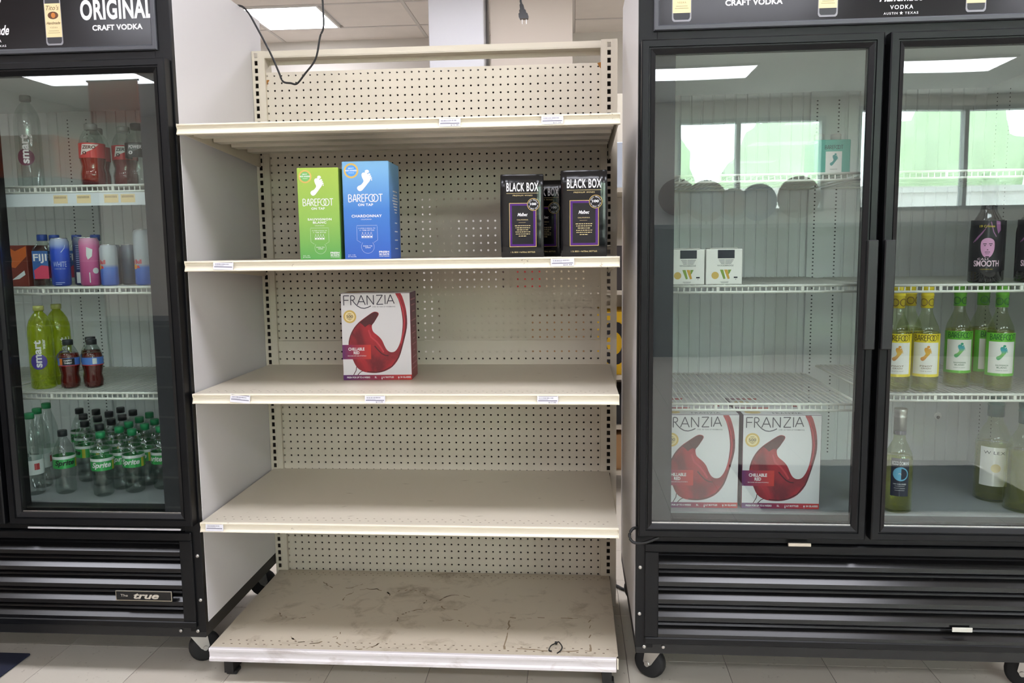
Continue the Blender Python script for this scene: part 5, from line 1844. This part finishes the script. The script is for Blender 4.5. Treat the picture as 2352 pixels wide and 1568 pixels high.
def p_pink(t, k):
    MB().flat([(-0.2, 4.6), (0.45, 4.3), (0.35, 3.5), (-0.1, 3.1), (-0.25, 3.6)], 0.004).rect(-0.05, 0.4, 0.05, 1.6, 0.004).disc(0.7, 1.8, 0.35, 0.004).wrap(k).build('print', lab_pale, t)


def p_rb(t, k):
    MB().text('Red Bull', -1.05, 2.55, 0.75, 3.05, 0.004, bold=0.04).wrap(k).build('lettering', M('print_red', 'c0303a', 0.4), t)
    MB().disc(-0.1, 2.2, 0.28, 0.003, n=14).wrap(k).build('sun_print', M('print_sun', 'e0a832', 0.4), t)
    MB().flat([(-0.75, 2.05), (-0.6, 2.35), (-0.2, 2.3), (-0.12, 2.1), (-0.35, 2.02)], 0.005).flat([(0.55, 2.05), (0.4, 2.35), (0.0, 2.3), (-0.08, 2.1), (0.15, 2.02)], 0.005).wrap(k).build('emblem_print', M('print_red', 'c0303a'), t)


can('beverage_can', 'tall royal blue drink can between the water bottle and the pink can', -19.6, -18.0, Z5, 1.05, 5.7, cblue, p_blue, 28)
can('beverage_can', 'tall navy drink can turned to its barcode, behind the blue can', -17.9, -16.2, Z5, 1.05, 5.8, cnavy, p_navy, 10)
can('beverage_can', 'tall pink drink can on the cooler shelf', -15.9, -18.0, Z5, 1.12, 5.7, cpink, p_pink, 26)
rb = can('energy_drink_can', 'short silver and blue energy drink can beside the pink can', -13.5, -18.1, Z5, 0.98, 4.85, crb, p_rb, -35, 'silver and blue energy drink cans')
cdk = grad('can_dark', 2, 0, 5.0, [(0, '2a3a4c'), (0.6, '38485c'), (1, '8890a0')], rough=0.3)
can('energy_drink_can', 'short dark energy drink can in the gap between the two silver and blue cans', -12.3, -15.8, Z5, 0.95, 4.85, cdk, None)
can('energy_drink_can', 'short dark energy drink can in the second row', -14.4, -15.7, Z5, 0.95, 4.85, cdk, None)
can('energy_drink_can', 'tall silver and blue energy drink can closest to the cooler hinge', -9.6, -17.4, Z5, 1.02, 6.6, crb, p_rb, -25)
FIJ = [(0.95, 0.0), (1.05, 0.2), (1.05, 4.0), (0.95, 4.5), (0.55, 5.1), (0.45, 5.3), (0.45, 5.6)]


def fiji_label(t):
    y = -1.07
    MB().rect(-0.86, 0.9, 0.86, 4.2, y).build('label', M('label_water_blue', '2a5c9c', 0.35), t)
    MB().flat([(-0.7, 0.9), (0.86, 0.9), (0.86, 2.4), (0.1, 2.5), (-0.75, 1.9)], y - 0.006).build('flower_print', M('label_flower', 'c83a5c', 0.4), t)
    MB().text('FIJI', -0.74, 2.75, 0.74, 3.85, y - 0.012, bold=0.02).build('brand_lettering', whiteink, t)


cblu = M('cap_water_blue', '2c4ea0', 0.4)
fj = pet('water_bottle', 'square water bottle with blue label, pink flower and blue cap', -21.9, -17.7, Z5, 14, FIJ, cblu, 5.4, 0.75, 0.58, fiji_label, 'water bottle', 'blue-capped square water bottles', sq=4.0)
dup(fj, (-22.2, -15.0, Z5), 0, 'blue-capped square water bottle directly behind the flower-labelled one')
dup(fj, (-20.2, -13.6, Z5), 0, 'blue-capped square water bottle behind the royal blue can')
dup(fj, (-17.9, -13.4, Z5), 0, 'blue-capped square water bottle behind the navy can')
t = thing('drink_carton', 'brown and orange drink multipack at the end of the middle cooler shelf', 'carton', (-25.1, -16.6, Z5))
MB().cbox((-1.75, -2, 0), (1.75, 2, 4.9), 0.06).build('carton_body', M('multipack_brown', '6b2418', 0.45), t)
MB().flat([(-1.7, 2.6), (0.2, 2.2), (1.7, 3.6), (1.7, 4.8), (0.3, 4.2), (-0.8, 4.85), (-1.7, 4.4)], -2.012).build('leaf_print', M('print_orange', 'b8581f', 0.45), t)
MB().disc(-0.7, 3.2, 0.55, -2.02, rz=0.8).build('dark_print', M('print_dark_olive', '2e3016', 0.5), t)
MB().flat([(-0.3, 0.8), (1.3, 1.9), (1.4, 1.4), (0.6, 0.9)], -2.02).build('flash_print', lab_pale, t)
